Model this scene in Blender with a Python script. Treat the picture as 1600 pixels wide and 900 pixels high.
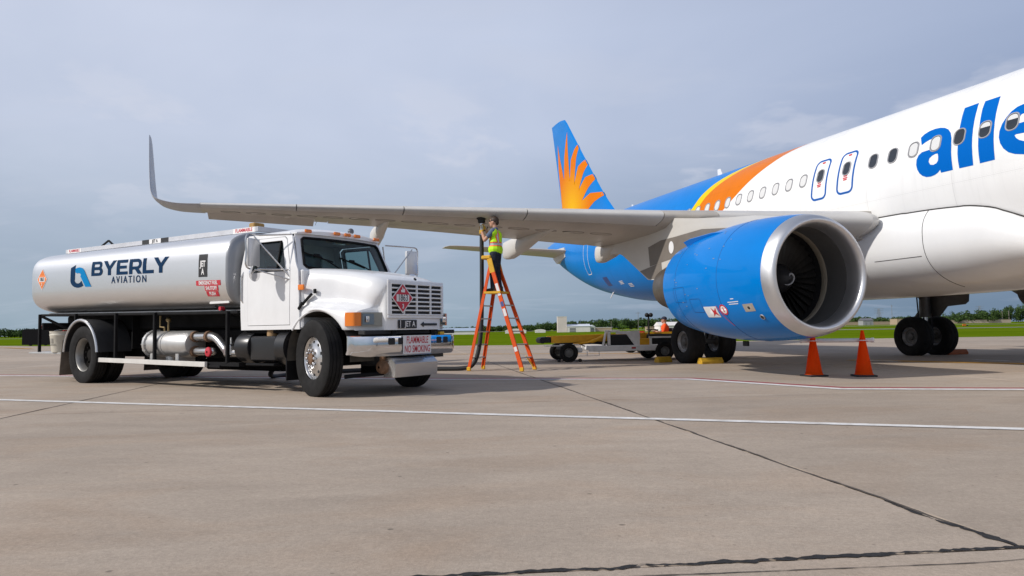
import bpy, bmesh, math, random
from math import sin, cos, pi, radians, sqrt, atan2
from mathutils import Vector, Matrix, Euler, noise
random.seed(7)
SC = bpy.context.scene
for o in list(bpy.data.objects): bpy.data.objects.remove(o)
COL = SC.collection

# ------------------------------------------------------------------ camera
cam = bpy.data.cameras.new('camera'); cam_o = bpy.data.objects.new('camera', cam); COL.objects.link(cam_o)
cam.sensor_width = 36.0; cam.lens = 36.0*1136.2/1600; cam.clip_start = 0.1; cam.clip_end = 12000
cam_o.matrix_world = Matrix.Translation((0, 0, 0.9532)) @ Matrix.Rotation(pi/2+0.0563, 4, 'X') @ Matrix.Rotation(-0.015, 4, 'Z')
SC.camera = cam_o
SC.render.resolution_x, SC.render.resolution_y = 1024, 576

# ------------------------------------------------------------------ sun + sky
SUN_EL = radians(35.5); SUN_DIR = Vector((-0.94*cos(SUN_EL), -0.342*cos(SUN_EL), sin(SUN_EL))).normalized()  # towards the sun
sun = bpy.data.lights.new('sun', 'SUN'); sun.energy = 4.6; sun.angle = radians(1.1); sun.color = (1.0, 0.955, 0.90)
sun_o = bpy.data.objects.new('sun', sun); COL.objects.link(sun_o); sun_o.location = (-40, -20, 40)
sun_o.rotation_euler = SUN_DIR.to_track_quat('Z', 'Y').to_euler()
world = bpy.data.worlds.new('World'); SC.world = world; world.use_nodes = True
wn, wl = world.node_tree.nodes, world.node_tree.links; wn.clear()
w_out = wn.new('ShaderNodeOutputWorld'); w_bg = wn.new('ShaderNodeBackground'); wl.new(w_bg.outputs[0], w_out.inputs[0])
w_bg.inputs['Strength'].default_value = 0.1
sky = wn.new('ShaderNodeTexSky'); sky.sky_type = 'NISHITA'; sky.sun_disc = False
sky.sun_elevation = SUN_EL; sky.sun_rotation = atan2(SUN_DIR.x, SUN_DIR.y); sky.dust_density = 2.5; sky.air_density = 1.2
tc = wn.new('ShaderNodeTexCoord')
def wmath(op, a, b=None, clamp=False):
    m = wn.new('ShaderNodeMath'); m.operation = op; m.use_clamp = clamp
    for i, x in enumerate((a, b)):
        if x is None: continue
        if isinstance(x, (int, float)): m.inputs[i].default_value = x
        else: wl.new(x, m.inputs[i])
    return m.outputs[0]
sep = wn.new('ShaderNodeSeparateXYZ'); wl.new(tc.outputs['Generated'], sep.inputs[0])
zz = wmath('ADD', wmath('MAXIMUM', sep.outputs['Z'], 0.0), 0.16)
comb = wn.new('ShaderNodeCombineXYZ')
wl.new(wmath('DIVIDE', sep.outputs['X'], zz), comb.inputs[0]); wl.new(wmath('DIVIDE', sep.outputs['Y'], zz), comb.inputs[1])
def wnoise(scale, detail, rough, dist=0.0, loc=(0,0,0), sc=(1,1,1)):
    mp = wn.new('ShaderNodeMapping'); mp.inputs['Location'].default_value = loc; mp.inputs['Scale'].default_value = sc
    wl.new(comb.outputs[0], mp.inputs[0])
    n = wn.new('ShaderNodeTexNoise'); wl.new(mp.outputs[0], n.inputs['Vector'])
    n.inputs['Scale'].default_value = scale; n.inputs['Detail'].default_value = detail
    n.inputs['Roughness'].default_value = rough; n.inputs['Distortion'].default_value = dist
    return n.outputs['Fac']
def wramp(v, pts):
    r = wn.new('ShaderNodeValToRGB'); wl.new(v, r.inputs[0]); e = r.color_ramp.elements
    while len(e) < len(pts): e.new(0.5)
    for k, (p, c) in zip(e, pts): k.position = p; k.color = (*c, 1) if len(c) == 3 else c
    return r.outputs[0]
def wmix(f, a, b, mode='MIX'):
    m = wn.new('ShaderNodeMix'); m.data_type = 'RGBA'; m.blend_type = mode
    if isinstance(f, (int, float)): m.inputs[0].default_value = f
    else: wl.new(f, m.inputs[0])
    for i, x in ((6, a), (7, b)):
        if isinstance(x, tuple): m.inputs[i].default_value = (*x, 1)
        else: wl.new(x, m.inputs[i])
    return m.outputs[2]
# hazy veil of thin cloud over the sky: horizon to zenith tone, then soft drifting structure
veil = wramp(sep.outputs['Z'], [(0.0, (0.43, 0.57, 0.70)), (0.10, (0.52, 0.635, 0.81)), (0.25, (0.815, 0.90, 1.11)), (0.38, (0.865, 0.945, 1.16)), (0.70, (0.50, 0.57, 0.75)), (1.0, (0.32, 0.38, 0.54))])
veil10 = wmix(1.0, veil, (10.0, 10.0, 10.0), 'MULTIPLY')
dp = wn.new('ShaderNodeVectorMath'); dp.operation = 'DOT_PRODUCT'; wl.new(tc.outputs['Generated'], dp.inputs[0]); dp.inputs[1].default_value = (SUN_DIR.x, SUN_DIR.y, 0)
side_ = wramp(wmath('ADD', wmath('MULTIPLY', dp.outputs['Value'], 0.5), 0.5), [(0.14, (0.53, 0.595, 0.70)), (0.36, (0.94, 0.95, 0.97)), (0.60, (1.06, 1.04, 1.02)), (1.0, (1.12, 1.09, 1.05))])   # haze is brighter towards the sun
base_sky = wmix(1.0, wmix(0.90, sky.outputs[0], veil10), side_, 'MULTIPLY')
n1 = wnoise(0.55, 5, 0.55, 0.6, (3.1, 1.7, 0), (1.0, 0.8, 1))
n2 = wnoise(1.7, 6, 0.6, 0.4, (7.3, -2.2, 0), (0.7, 1.6, 1))
soft = wramp(n1, [(0.33, (0.88, 0.905, 0.93)), (0.67, (1.07, 1.065, 1.05))])
wisp = wramp(n2, [(0.54, (0, 0, 0)), (0.72, (1, 1, 1))])
s1 = wmix(1.0, base_sky, soft, 'MULTIPLY')
s2 = wmix(wmath('MULTIPLY', wisp, 0.24), s1, (8.0, 8.5, 10.0))
n3 = wnoise(2.2, 5, 0.55, 0.2, (1.3, 4.4, 0)); band = wramp(sep.outputs['Z'], [(0.10, (0, 0, 0)), (0.20, (1, 1, 1)), (0.26, (1, 1, 1)), (0.36, (0, 0, 0))])
puff = wramp(n3, [(0.56, (0, 0, 0)), (0.64, (1, 1, 1))])
s3 = wmix(wmath('MULTIPLY', wmath('MULTIPLY', puff, band), 0.34), s2, (9.2, 9.5, 10.8))
wl.new(s3, w_bg.inputs['Color'])
SC.view_settings.view_transform = 'Standard'; SC.view_settings.look = 'None'; SC.view_settings.gamma = 1; SC.view_settings.exposure = -0.42
SC.view_settings.use_curve_mapping = False
SC.render.engine = 'CYCLES'

# ------------------------------------------------------------------ materials
MATS = {}
def mat(name, col, rough=0.5, metal=0.0, var=0.0, vscale=3.0, bump=0.0, bscale=40.0, coat=0.0, spec=0.5, vcol=None, detail=6, stretch=(1,1,1), trans=0.0, world_tex=False, streak=0.0):
    if name in MATS: return MATS[name]
    m = bpy.data.materials.new(name); m.use_nodes = True; n, l = m.node_tree.nodes, m.node_tree.links
    b = n['Principled BSDF']; b.inputs['Base Color'].default_value = (*col, 1); b.inputs['Roughness'].default_value = rough
    b.inputs['Metallic'].default_value = metal; b.inputs['Specular IOR Level'].default_value = spec
    if coat: b.inputs['Coat Weight'].default_value = coat; b.inputs['Coat Roughness'].default_value = 0.06
    if trans: b.inputs['Transmission Weight'].default_value = trans
    if var or bump or streak:
        if world_tex: src = n.new('ShaderNodeNewGeometry').outputs['Position']
        else: src = n.new('ShaderNodeTexCoord').outputs['Object']
        mp = n.new('ShaderNodeMapping'); mp.inputs['Scale'].default_value = stretch; l.new(src, mp.inputs[0])
    if var:
        t = n.new('ShaderNodeTexNoise'); l.new(mp.outputs[0], t.inputs['Vector']); t.inputs['Scale'].default_value = vscale; t.inputs['Detail'].default_value = detail; t.inputs['Roughness'].default_value = 0.62
        r = n.new('ShaderNodeMapRange'); l.new(t.outputs['Fac'], r.inputs['Value']); r.inputs['From Min'].default_value = 0.3; r.inputs['From Max'].default_value = 0.72
        mx = n.new('ShaderNodeMix'); mx.data_type = 'RGBA'; l.new(r.outputs[0], mx.inputs[0])
        mx.inputs[6].default_value = (*((vcol) if vcol else [c*(1-var) for c in col]), 1); mx.inputs[7].default_value = (*[min(1, c*(1+var*0.35)) for c in col], 1)
        l.new(mx.outputs[2], b.inputs['Base Color'])
        rr = n.new('ShaderNodeMapRange'); l.new(t.outputs['Fac'], rr.inputs['Value']); rr.inputs['To Min'].default_value = min(1, rough*1.25); rr.inputs['To Max'].default_value = rough*0.8
        l.new(rr.outputs[0], b.inputs['Roughness'])
    if bump:
        t2 = n.new('ShaderNodeTexNoise'); l.new(mp.outputs[0], t2.inputs['Vector']); t2.inputs['Scale'].default_value = bscale; t2.inputs['Detail'].default_value = 4
        bp = n.new('ShaderNodeBump'); bp.inputs['Strength'].default_value = bump; bp.inputs['Distance'].default_value = 0.02; l.new(t2.outputs['Fac'], bp.inputs['Height']); l.new(bp.outputs[0], b.inputs['Normal'])
    MATS[name] = m
    return m
def glass(name, col=(0.75, 0.9, 0.88), rough=0.02, alpha=0.35):
    """thin tinted glass: clear film mixed with a glossy reflection"""
    if name in MATS: return MATS[name]
    m = bpy.data.materials.new(name); m.use_nodes = True; n, l = m.node_tree.nodes, m.node_tree.links; n.clear()
    o = n.new('ShaderNodeOutputMaterial'); t = n.new('ShaderNodeBsdfTransparent'); t.inputs[0].default_value = (*col, 1)
    g = n.new('ShaderNodeBsdfGlossy'); g.inputs['Roughness'].default_value = rough
    lw = n.new('ShaderNodeLayerWeight'); lw.inputs['Blend'].default_value = alpha
    mx = n.new('ShaderNodeMixShader'); l.new(lw.outputs['Fresnel'], mx.inputs[0]); l.new(t.outputs[0], mx.inputs[1]); l.new(g.outputs[0], mx.inputs[2]); l.new(mx.outputs[0], o.inputs[0])
    MATS[name] = m; return m

# ------------------------------------------------------------------ mesh helpers
class MB:
    def __init__(s): s.v = []; s.f = []; s.m = None
    def add(s, vs, fs, M=None):
        o = len(s.v)
        for p in vs:
            p = Vector(p)
            if M is not None: p = M @ p
            s.v.append(p)
        s.f += [tuple(i+o for i in f) for f in fs]
        return s
    def box(s, c, d, bev=0.0, rot=None, seg=1):
        bm = bmesh.new(); bmesh.ops.create_cube(bm, size=1.0)
        for v in bm.verts: v.co = Vector((v.co.x*d[0], v.co.y*d[1], v.co.z*d[2]))
        if bev > 0: bmesh.ops.bevel(bm, geom=bm.edges[:], offset=min(bev, min(d)*0.45), segments=seg, affect='EDGES', profile=0.6)
        M = Matrix.Translation(c)
        if rot is not None: M = M @ (rot if isinstance(rot, Matrix) else Euler(rot).to_matrix().to_4x4())
        bm.verts.index_update()
        s.add([v.co for v in bm.verts], [[v.index for v in f.verts] for f in bm.faces], M); bm.free(); return s
    def bar(s, a, b, w, h=None, bev=0.0, up=(0,0,1)):
        a, b = Vector(a), Vector(b); d = b-a; L = d.length; z = d.normalized(); u = Vector(up)
        if abs(z.dot(u)) > 0.98: u = Vector((1,0,0))
        x = u.cross(z).normalized(); y = z.cross(x)
        M = Matrix((x, y, z)).transposed().to_4x4(); M.translation = (a+b)/2
        bm = bmesh.new(); bmesh.ops.create_cube(bm, size=1.0)
        for v in bm.verts: v.co = Vector((v.co.x*w, v.co.y*(h or w), v.co.z*L))
        if bev: bmesh.ops.bevel(bm, geom=bm.edges[:], offset=bev, segments=1, affect='EDGES')
        bm.verts.index_update()
        s.add([v.co for v in bm.verts], [[v.index for v in f.verts] for f in bm.faces], M); bm.free(); return s
    def loft(s, rings, closed=True, caps=True, flip=False):
        n = len(rings[0]); o = len(s.v)
        for r in rings: s.v += [Vector(p) for p in r]
        m = n if closed else n-1
        for i in range(len(rings)-1):
            for j in range(m):
                a, b = o+i*n+j, o+i*n+(j+1) % n; c, d = b+n, a+n
                s.f.append((a, d, c, b) if flip else (a, b, c, d))
        if caps and closed:
            s.f.append(tuple(o+j for j in (range(n) if flip else reversed(range(n)))))
            e = o+(len(rings)-1)*n; s.f.append(tuple(e+j for j in (reversed(range(n)) if flip else range(n))))
        return s
    def tube(s, pts, r, n=8, caps=True):
        pts = [Vector(p) for p in pts]; rs = r if isinstance(r, (list, tuple)) else [r]*len(pts)
        t0 = (pts[1]-pts[0]).normalized(); u = Vector((0,0,1)) if abs(t0.z) < 0.9 else Vector((1,0,0))
        x = t0.cross(u).normalized(); rings = []
        for i, p in enumerate(pts):
            t = ((pts[min(i+1, len(pts)-1)]-p).normalized()+(p-pts[max(i-1, 0)]).normalized())
            t = t.normalized() if t.length > 1e-6 else t0
            x = (x-t*x.dot(t)).normalized(); y = t.cross(x)
            rings.append([p+(x*cos(2*pi*k/n)+y*sin(2*pi*k/n))*rs[i] for k in range(n)])
        return s.loft(rings, True, caps)
    def cyl(s, a, b, r0, r1=None, n=16): return s.tube([a, b], [r0, r0 if r1 is None else r1], n)
    def lathe(s, prof, o=(0,0,0), ax='X', n=32, caps=False):
        """prof: (along, radius) pairs"""
        o = Vector(o); rings = []
        for h, r in prof:
            ring = []
            for k in range(n):
                a = 2*pi*k/n; c, q = r*cos(a), r*sin(a)
                ring.append(o+(Vector((h, c, q)) if ax == 'X' else Vector((q, h, c)) if ax == 'Y' else Vector((c, q, h))))
            rings.append(ring)
        return s.loft(rings, True, caps)
    def ball(s, c, r, sc=(1,1,1), n=12, rot=None):
        bm = bmesh.new(); bmesh.ops.create_uvsphere(bm, u_segments=n, v_segments=max(6, n*2//3), radius=1.0)
        M = Matrix.Translation(c) @ (rot if rot is not None else Matrix()) @ Matrix.Diagonal((r*sc[0], r*sc[1], r*sc[2], 1))
        bm.verts.index_update(); s.add([v.co for v in bm.verts], [[v.index for v in f.verts] for f in bm.faces], M); bm.free(); return s
    def prism(s, poly, fn0, fn1):
        """poly: 2-D outline; fn0/fn1 map (u,v) to the two faces"""
        n = len(poly); o = len(s.v); s.v += [Vector(fn0(u, v)) for u, v in poly]+[Vector(fn1(u, v)) for u, v in poly]
        s.f.append(tuple(o+i for i in reversed(range(n)))); s.f.append(tuple(o+n+i for i in range(n)))
        for i in range(n): j = (i+1) % n; s.f.append((o+i, o+j, o+n+j, o+n+i))
        return s
    def mesh(s, name, m=None, smooth=35):
        me = bpy.data.meshes.new(name); me.from_pydata([tuple(p) for p in s.v], [], s.f)
        bm = bmesh.new(); bm.from_mesh(me); bmesh.ops.remove_doubles(bm, verts=bm.verts, dist=1e-5); bmesh.ops.recalc_face_normals(bm, faces=bm.faces); bm.to_mesh(me); bm.free()
        if smooth:
            for p in me.polygons: p.use_smooth = True
            me.set_sharp_from_angle(angle=radians(smooth))
        if m is not None: me.materials.append(m)
        return me
    def build(s, name, m, parent=None, smooth=35):
        return link(name, s.mesh(name, m, smooth), parent)
def link(name, me, parent=None):
    o = bpy.data.objects.new(name, me); COL.objects.link(o)
    if parent is not None: o.parent = parent
    return o
def thing(name, label, cat, loc=(0,0,0), rz=0.0, group=None):
    o = bpy.data.objects.new(name, None); COL.objects.link(o); o.location = loc; o.rotation_euler = (0, 0, rz); o.empty_display_size = 0.2
    return tag(o, label, cat, group)
def tag(o, label, cat, group=None):
    o['label'] = label; o['category'] = cat
    if group: o['group'] = group
    return o
def kind(o, k): o['kind'] = k; return o
def copy_tree(o, parent=None):
    c = o.copy(); COL.objects.link(c)
    if parent is not None: c.parent = parent
    for ch in o.children: copy_tree(ch, c)
    return c
def crom(pts, per=6):
    """Catmull-Rom through points"""
    P = [Vector(p) for p in pts]; out = []
    for i in range(len(P)-1):
        a, b, c, d = P[max(i-1, 0)], P[i], P[i+1], P[min(i+2, len(P)-1)]
        for k in range(per):
            t = k/per; out.append(0.5*((2*b)+(c-a)*t+(2*a-5*b+4*c-d)*t*t+(3*b-a-3*c+d)*t**3))
    out.append(P[-1]); return out
def rrect(w, h, r, n=5, cx=0, cy=0):
    out = []
    for sx, sy, a0 in ((1, 1, 0), (-1, 1, 90), (-1, -1, 180), (1, -1, 270)):
        for k in range(n+1):
            a = radians(a0+90*k/n); out.append((cx+sx*(w/2-r)+r*cos(a), cy+sy*(h/2-r)+r*sin(a)))
    return out
def fill2d(polys, step=None):
    """filled flat shape from outlines with holes -> (verts, faces), optionally cut into strips"""
    cu = bpy.data.curves.new('t', 'CURVE'); cu.dimensions = '2D'; cu.fill_mode = 'BOTH'
    for p in polys:
        s = cu.splines.new('POLY'); s.points.add(len(p)-1)
        for q, (x, y) in zip(s.points, p): q.co = (x, y, 0, 1)
        s.use_cyclic_u = True
    return _flat(cu, step)
def text2d(body, size=1.0, bold=0.0, shear=0.0, sx=1.0, spacing=1.0, step=None, align='CENTER', line=1.0):
    cu = bpy.data.curves.new('t', 'FONT'); cu.body = body; cu.size = size; cu.offset = bold; cu.shear = shear; cu.align_x = align; cu.align_y = 'CENTER'
    cu.space_character = spacing; cu.space_line = line; cu.dimensions = '2D'; cu.fill_mode = 'BOTH'
    cu.resolution_u = 4
    return _flat(cu, step, sx)
def _flat(cu, step, sx=1.0):
    o = bpy.data.objects.new('t', cu); me = bpy.data.meshes.new_from_object(o); bm = bmesh.new(); bm.from_mesh(me)
    for v in bm.verts: v.co.x *= sx; v.co.z = 0
    bmesh.ops.remove_doubles(bm, verts=bm.verts, dist=1e-5)
    if step:
        for ax in (0, 1):
            if not bm.verts: break
            lo = min(v.co[ax] for v in bm.verts); hi = max(v.co[ax] for v in bm.verts); k = math.ceil((lo+1e-4)/step)
            while k*step < hi-1e-4:
                nrm = (1, 0, 0) if ax == 0 else (0, 1, 0); co = (k*step, 0, 0) if ax == 0 else (0, k*step, 0)
                bmesh.ops.bisect_plane(bm, geom=bm.verts[:]+bm.edges[:]+bm.faces[:], plane_co=co, plane_no=nrm); k += 1
    bm.verts.index_update()
    r = ([tuple(v.co[:2]) for v in bm.verts], [[v.index for v in f.verts] for f in bm.faces])
    bm.free(); bpy.data.objects.remove(o); bpy.data.curves.remove(cu); bpy.data.meshes.remove(me); return r
def decal(name, flat, fn, m, parent, smooth=0):
    """flat print lying on a surface: fn(u,v) gives the point on that surface"""
    vs, fs = flat; b = MB(); b.add([fn(u, v) for u, v in vs], fs); me = bpy.data.meshes.new(name); me.from_pydata([tuple(p) for p in b.v], [], b.f)
    if smooth:
        for p in me.polygons: p.use_smooth = True
    me.materials.append(m); return link(name, me, parent)
def panel(name, outer, holes, fn, thick, m, parent, step=0.12, smooth=35):
    """sheet with openings, mapped on a curved surface and given thickness along its normal"""
    vs, fs = fill2d([outer]+list(holes), step); me = bpy.data.meshes.new(name); me.from_pydata([tuple(fn(u, v)) for u, v in vs], [], fs)
    bm = bmesh.new(); bm.from_mesh(me); bmesh.ops.recalc_face_normals(bm, faces=bm.faces)
    bmesh.ops.solidify(bm, geom=bm.faces[:], thickness=thick); bmesh.ops.recalc_face_normals(bm, faces=bm.faces); bm.to_mesh(me); bm.free()
    for p in me.polygons: p.use_smooth = True
    me.set_sharp_from_angle(angle=radians(smooth)); me.materials.append(m)
    return link(name, me, parent)
def lerp(a, b, t): return a+(b-a)*t
def interp(x, pts):
    if x <= pts[0][0]: return pts[0][1]
    for (a, p), (b, q) in zip(pts, pts[1:]):
        if x <= b:
            t = (x-a)/(b-a); return p+(q-p)*t
    return pts[-1][1]
def sinterp(x, pts):
    """smooth (monotone-ish) interpolation"""
    if x <= pts[0][0]: return pts[0][1]
    for i, ((a, p), (b, q)) in enumerate(zip(pts, pts[1:])):
        if x <= b:
            m0 = (q-pts[i-1][1])/(b-pts[i-1][0]) if i > 0 else (q-p)/(b-a)
            m1 = (pts[i+2][1]-p)/(pts[i+2][0]-a) if i+2 < len(pts) else (q-p)/(b-a)
            h = b-a; t = (x-a)/h
            return (2*t**3-3*t*t+1)*p+(t**3-2*t*t+t)*h*m0+(-2*t**3+3*t*t)*q+(t**3-t*t)*h*m1
    return pts[-1][1]
# ================================================================== SETTING
def concrete(name, tone=1.0, per_object=True):
    m = bpy.data.materials.new(name); m.use_nodes = True; n, l = m.node_tree.nodes, m.node_tree.links; b = n['Principled BSDF']
    pos = n.new('ShaderNodeNewGeometry').outputs['Position']
    def nz(sc, det, rough=0.6, st=(1,1,1), dist=0.0):
        mp = n.new('ShaderNodeMapping'); mp.inputs['Scale'].default_value = st; mp.inputs['Rotation'].default_value = (0, 0, 0.16); l.new(pos, mp.inputs[0])
        t = n.new('ShaderNodeTexNoise'); l.new(mp.outputs[0], t.inputs['Vector']); t.inputs['Scale'].default_value = sc; t.inputs['Detail'].default_value = det; t.inputs['Roughness'].default_value = rough; t.inputs['Distortion'].default_value = dist
        return t.outputs['Fac']
    def rng(v, a, b_, c, d):
        r = n.new('ShaderNodeMapRange'); l.new(v, r.inputs['Value'])
        for k, x in zip(('From Min', 'From Max', 'To Min', 'To Max'), (a, b_, c, d)): r.inputs[k].default_value = x
        return r.outputs[0]
    def mul(a, b_):
        q = n.new('ShaderNodeMath'); q.operation = 'MULTIPLY'
        for i, x in enumerate((a, b_)):
            if isinstance(x, (int, float)): q.inputs[i].default_value = x
            else: l.new(x, q.inputs[i])
        return q.outputs[0]
    big = rng(nz(0.22, 5, 0.55), 0.3, 0.7, 0.86, 1.10); mid = rng(nz(1.6, 8, 0.68, (0.6, 1.3, 1), 0.5), 0.3, 0.72, 0.88, 1.08); fine = mul(rng(nz(42, 8, 0.88), 0.25, 0.75, 0.68, 1.30), rng(nz(13, 6, 0.8), 0.3, 0.7, 0.90, 1.09))
    grit = rng(nz(190, 3, 0.9), 0.3, 0.7, 0.84, 1.14)
    streak = rng(nz(0.9, 6, 0.7, (0.30, 2.2, 1)), 0.52, 0.76, 1.0, 0.94)
    v = mul(mul(mul(big, mid), mul(fine, streak)), mul(grit, tone))
    if per_object: v = mul(v, rng(n.new('ShaderNodeObjectInfo').outputs['Random'], 0, 1, 0.91, 1.05))
    # dark drips and pits
    vo = n.new('ShaderNodeTexVoronoi'); l.new(pos, vo.inputs['Vector']); vo.inputs['Scale'].default_value = 0.85; vo.inputs['Randomness'].default_value = 1.0
    wob = nz(9, 3)
    ad = n.new('ShaderNodeMath'); ad.operation = 'ADD'; l.new(vo.outputs['Distance'], ad.inputs[0]); l.new(mul(wob, 0.045), ad.inputs[1])
    v = mul(v, rng(ad.outputs[0], 0.040, 0.055, 0.62, 1.0))
    for sc_, r0, dk in ((7.0, 0.045, 0.70), (2.6, 0.030, 0.55), (19.0, 0.06, 0.78)):
        vo2 = n.new('ShaderNodeTexVoronoi'); l.new(pos, vo2.inputs['Vector']); vo2.inputs['Scale'].default_value = sc_; v = mul(v, rng(vo2.outputs['Distance'], r0, r0*1.6, dk, 1.0))
    # rusty tan patches of a real surface colour
    mx = n.new('ShaderNodeMix'); mx.data_type = 'RGBA'; l.new(rng(nz(0.7, 6, 0.65, (0.7, 1.4, 1), 0.8), 0.48, 0.70, 0.0, 0.75), mx.inputs[0])
    mx.inputs[6].default_value = (0.420, 0.346, 0.276, 1); mx.inputs[7].default_value = (0.412, 0.312, 0.230, 1)
    m2 = n.new('ShaderNodeMix'); m2.data_type = 'RGBA'; m2.blend_type = 'MULTIPLY'; m2.inputs[0].default_value = 1.0
    l.new(mx.outputs[2], m2.inputs[6]); cc = n.new('ShaderNodeCombineColor'); [l.new(v, cc.inputs[i]) for i in range(3)]; l.new(cc.outputs[0], m2.inputs[7])
    l.new(m2.outputs[2], b.inputs['Base Color']); b.inputs['Roughness'].default_value = 0.85; b.inputs['Specular IOR Level'].default_value = 0.2
    bp = n.new('ShaderNodeBump'); bp.inputs['Strength'].default_value = 0.5; bp.inputs['Distance'].default_value = 0.006; l.new(nz(70, 6, 0.75), bp.inputs['Height']); l.new(bp.outputs[0], b.inputs['Normal'])
    return m
M_conc = concrete('concrete'); M_conc_far = concrete('concrete_far', 1.0, False)
M_tar = mat('joint_sealant', (0.014, 0.012, 0.011), 0.75, var=0.5, vscale=9, bump=0.6, bscale=30, world_tex=True)
M_joint = mat('joint_filler', (0.10, 0.082, 0.066), 0.9, var=0.5, vscale=6, world_tex=True)
M_wline = mat('line_white', (0.78, 0.77, 0.75), 0.75, var=0.28, vscale=7, bump=0.3, bscale=60, world_tex=True, vcol=(0.52, 0.49, 0.45))
M_rline = mat('line_red', (0.34, 0.03, 0.04), 0.8, var=0.3, vscale=6, world_tex=True, vcol=(0.2, 0.06, 0.06))
M_yline = mat('line_yellow', (0.66, 0.34, 0.04), 0.8, var=0.35, vscale=3, world_tex=True)

def grass_mat():
    m = bpy.data.materials.new('grass'); m.use_nodes = True; n, l = m.node_tree.nodes, m.node_tree.links; b = n['Principled BSDF']
    pos = n.new('ShaderNodeNewGeometry').outputs['Position']
    def nz(sc, det, st=(1,1,1)):
        mp = n.new('ShaderNodeMapping'); mp.inputs['Scale'].default_value = st; l.new(pos, mp.inputs[0]); t = n.new('ShaderNodeTexNoise'); l.new(mp.outputs[0], t.inputs['Vector'])
        t.inputs['Scale'].default_value = sc; t.inputs['Detail'].default_value = det; t.inputs['Roughness'].default_value = 0.65; return t.outputs['Fac']
    r1 = n.new('ShaderNodeValToRGB'); l.new(nz(0.05, 7, (0.35, 1, 1)), r1.inputs[0]); e = r1.color_ramp.elements
    e[0].position = 0.33; e[0].color = (0.090, 0.150, 0.004, 1); e[1].position = 0.7; e[1].color = (0.155, 0.215, 0.010, 1)
    r2 = n.new('ShaderNodeValToRGB'); l.new(nz(1.4, 8), r2.inputs[0]); e = r2.color_ramp.elements; e[0].position = 0.3; e[0].color = (0.7, 0.75, 0.7, 1); e[1].position = 0.75; e[1].color = (1.15, 1.1, 1.1, 1)
    mx = n.new('ShaderNodeMix'); mx.data_type = 'RGBA'; mx.blend_type = 'MULTIPLY'; mx.inputs[0].default_value = 1; l.new(r1.outputs[0], mx.inputs[6]); l.new(r2.outputs[0], mx.inputs[7])
    l.new(mx.outputs[2], b.inputs['Base Color']); b.inputs['Roughness'].default_value = 1.0; b.inputs['Specular IOR Level'].default_value = 0.0
    return m
M_grass = grass_mat()
def sheet(name, poly, z, m, parent=None):
    me = bpy.data.meshes.new(name); me.from_pydata([(x, y, z) for x, y in poly], [], [tuple(range(len(poly)))]); me.materials.append(m); return link(name, me, parent)
gr = kind(sheet('grass_field', [(-5000, -60), (5000, -60), (5000, 9000), (-5000, 9000)], -0.06, M_grass), 'structure')
gr['label'] = 'mown green airfield grass stretching to the far trees'
AP = [(-140, -40), (140, -40), (140, 49.0), (60, 48.0), (33, 47.5), (24.7, 47.6), (12, 45.4), (1.3, 43.6), (-9, 46.5), (-24, 56), (-54, 77), (-140, 120)]
apron = kind(sheet('apron', AP, -0.022, M_conc_far), 'structure')
# concrete slabs, one object each, with open joints between them
E1 = Vector((0.9946, 0.104)); E2 = Vector((-0.1536, 0.988)); G0 = Vector((2.14, 3.13)); SA, SB = 7.2, 6.6
def slab_pt(a, b): return G0+E1*a+E2*b
def inside(p, poly):
    c = False; j = len(poly)-1
    for i in range(len(poly)):
        (xi, yi), (xj, yj) = poly[i], poly[j]
        if (yi > p[1]) != (yj > p[1]) and p[0] < (xj-xi)*(p[1]-yi)/(yj-yi)+xi: c = not c
        j = i
    return c
def slab_mesh(g=0.011):
    b = MB(); a0, a1, b0, b1, t, cb = g, SA-g, g, SB-g, 0.021, 0.007
    def q(a, b_, z): p = E1*a+E2*b_; return (p.x, p.y, z)
    top = [q(a0+cb, b0+cb, 0), q(a1-cb, b0+cb, 0), q(a1-cb, b1-cb, 0), q(a0+cb, b1-cb, 0)]
    rim = [q(a0, b0, -cb), q(a1, b0, -cb), q(a1, b1, -cb), q(a0, b1, -cb)]; bot = [q(a0, b0, -t), q(a1, b0, -t), q(a1, b1, -t), q(a0, b1, -t)]
    b.add(top+rim+bot, [(0, 1, 2, 3)]+[(4+i, 4+(i+1) % 4, (i+1) % 4, i) for i in range(4)]+[(8+i, 8+(i+1) % 4, 4+(i+1) % 4, 4+i) for i in range(4)])
    return b.mesh('slab', M_conc, 0)
SM = slab_mesh()
for i in range(-11, 10):
    for j in range(-2, 7):
        cs = [slab_pt(i*SA+a*SA, j*SB+b*SB) for a in (0, 1) for b in (0, 1)]
        if not all(inside(c, AP) for c in cs): continue
        if min(c.y for c in cs) > 43 or max(c.y for c in cs) < -6: continue
        if max(abs(c.x)-0.9*max(c.y, 0) for c in cs) > 24: continue
        o = link('slab', SM, apron); p = slab_pt(i*SA, j*SB); o.location = (p.x, p.y, 0)
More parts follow.
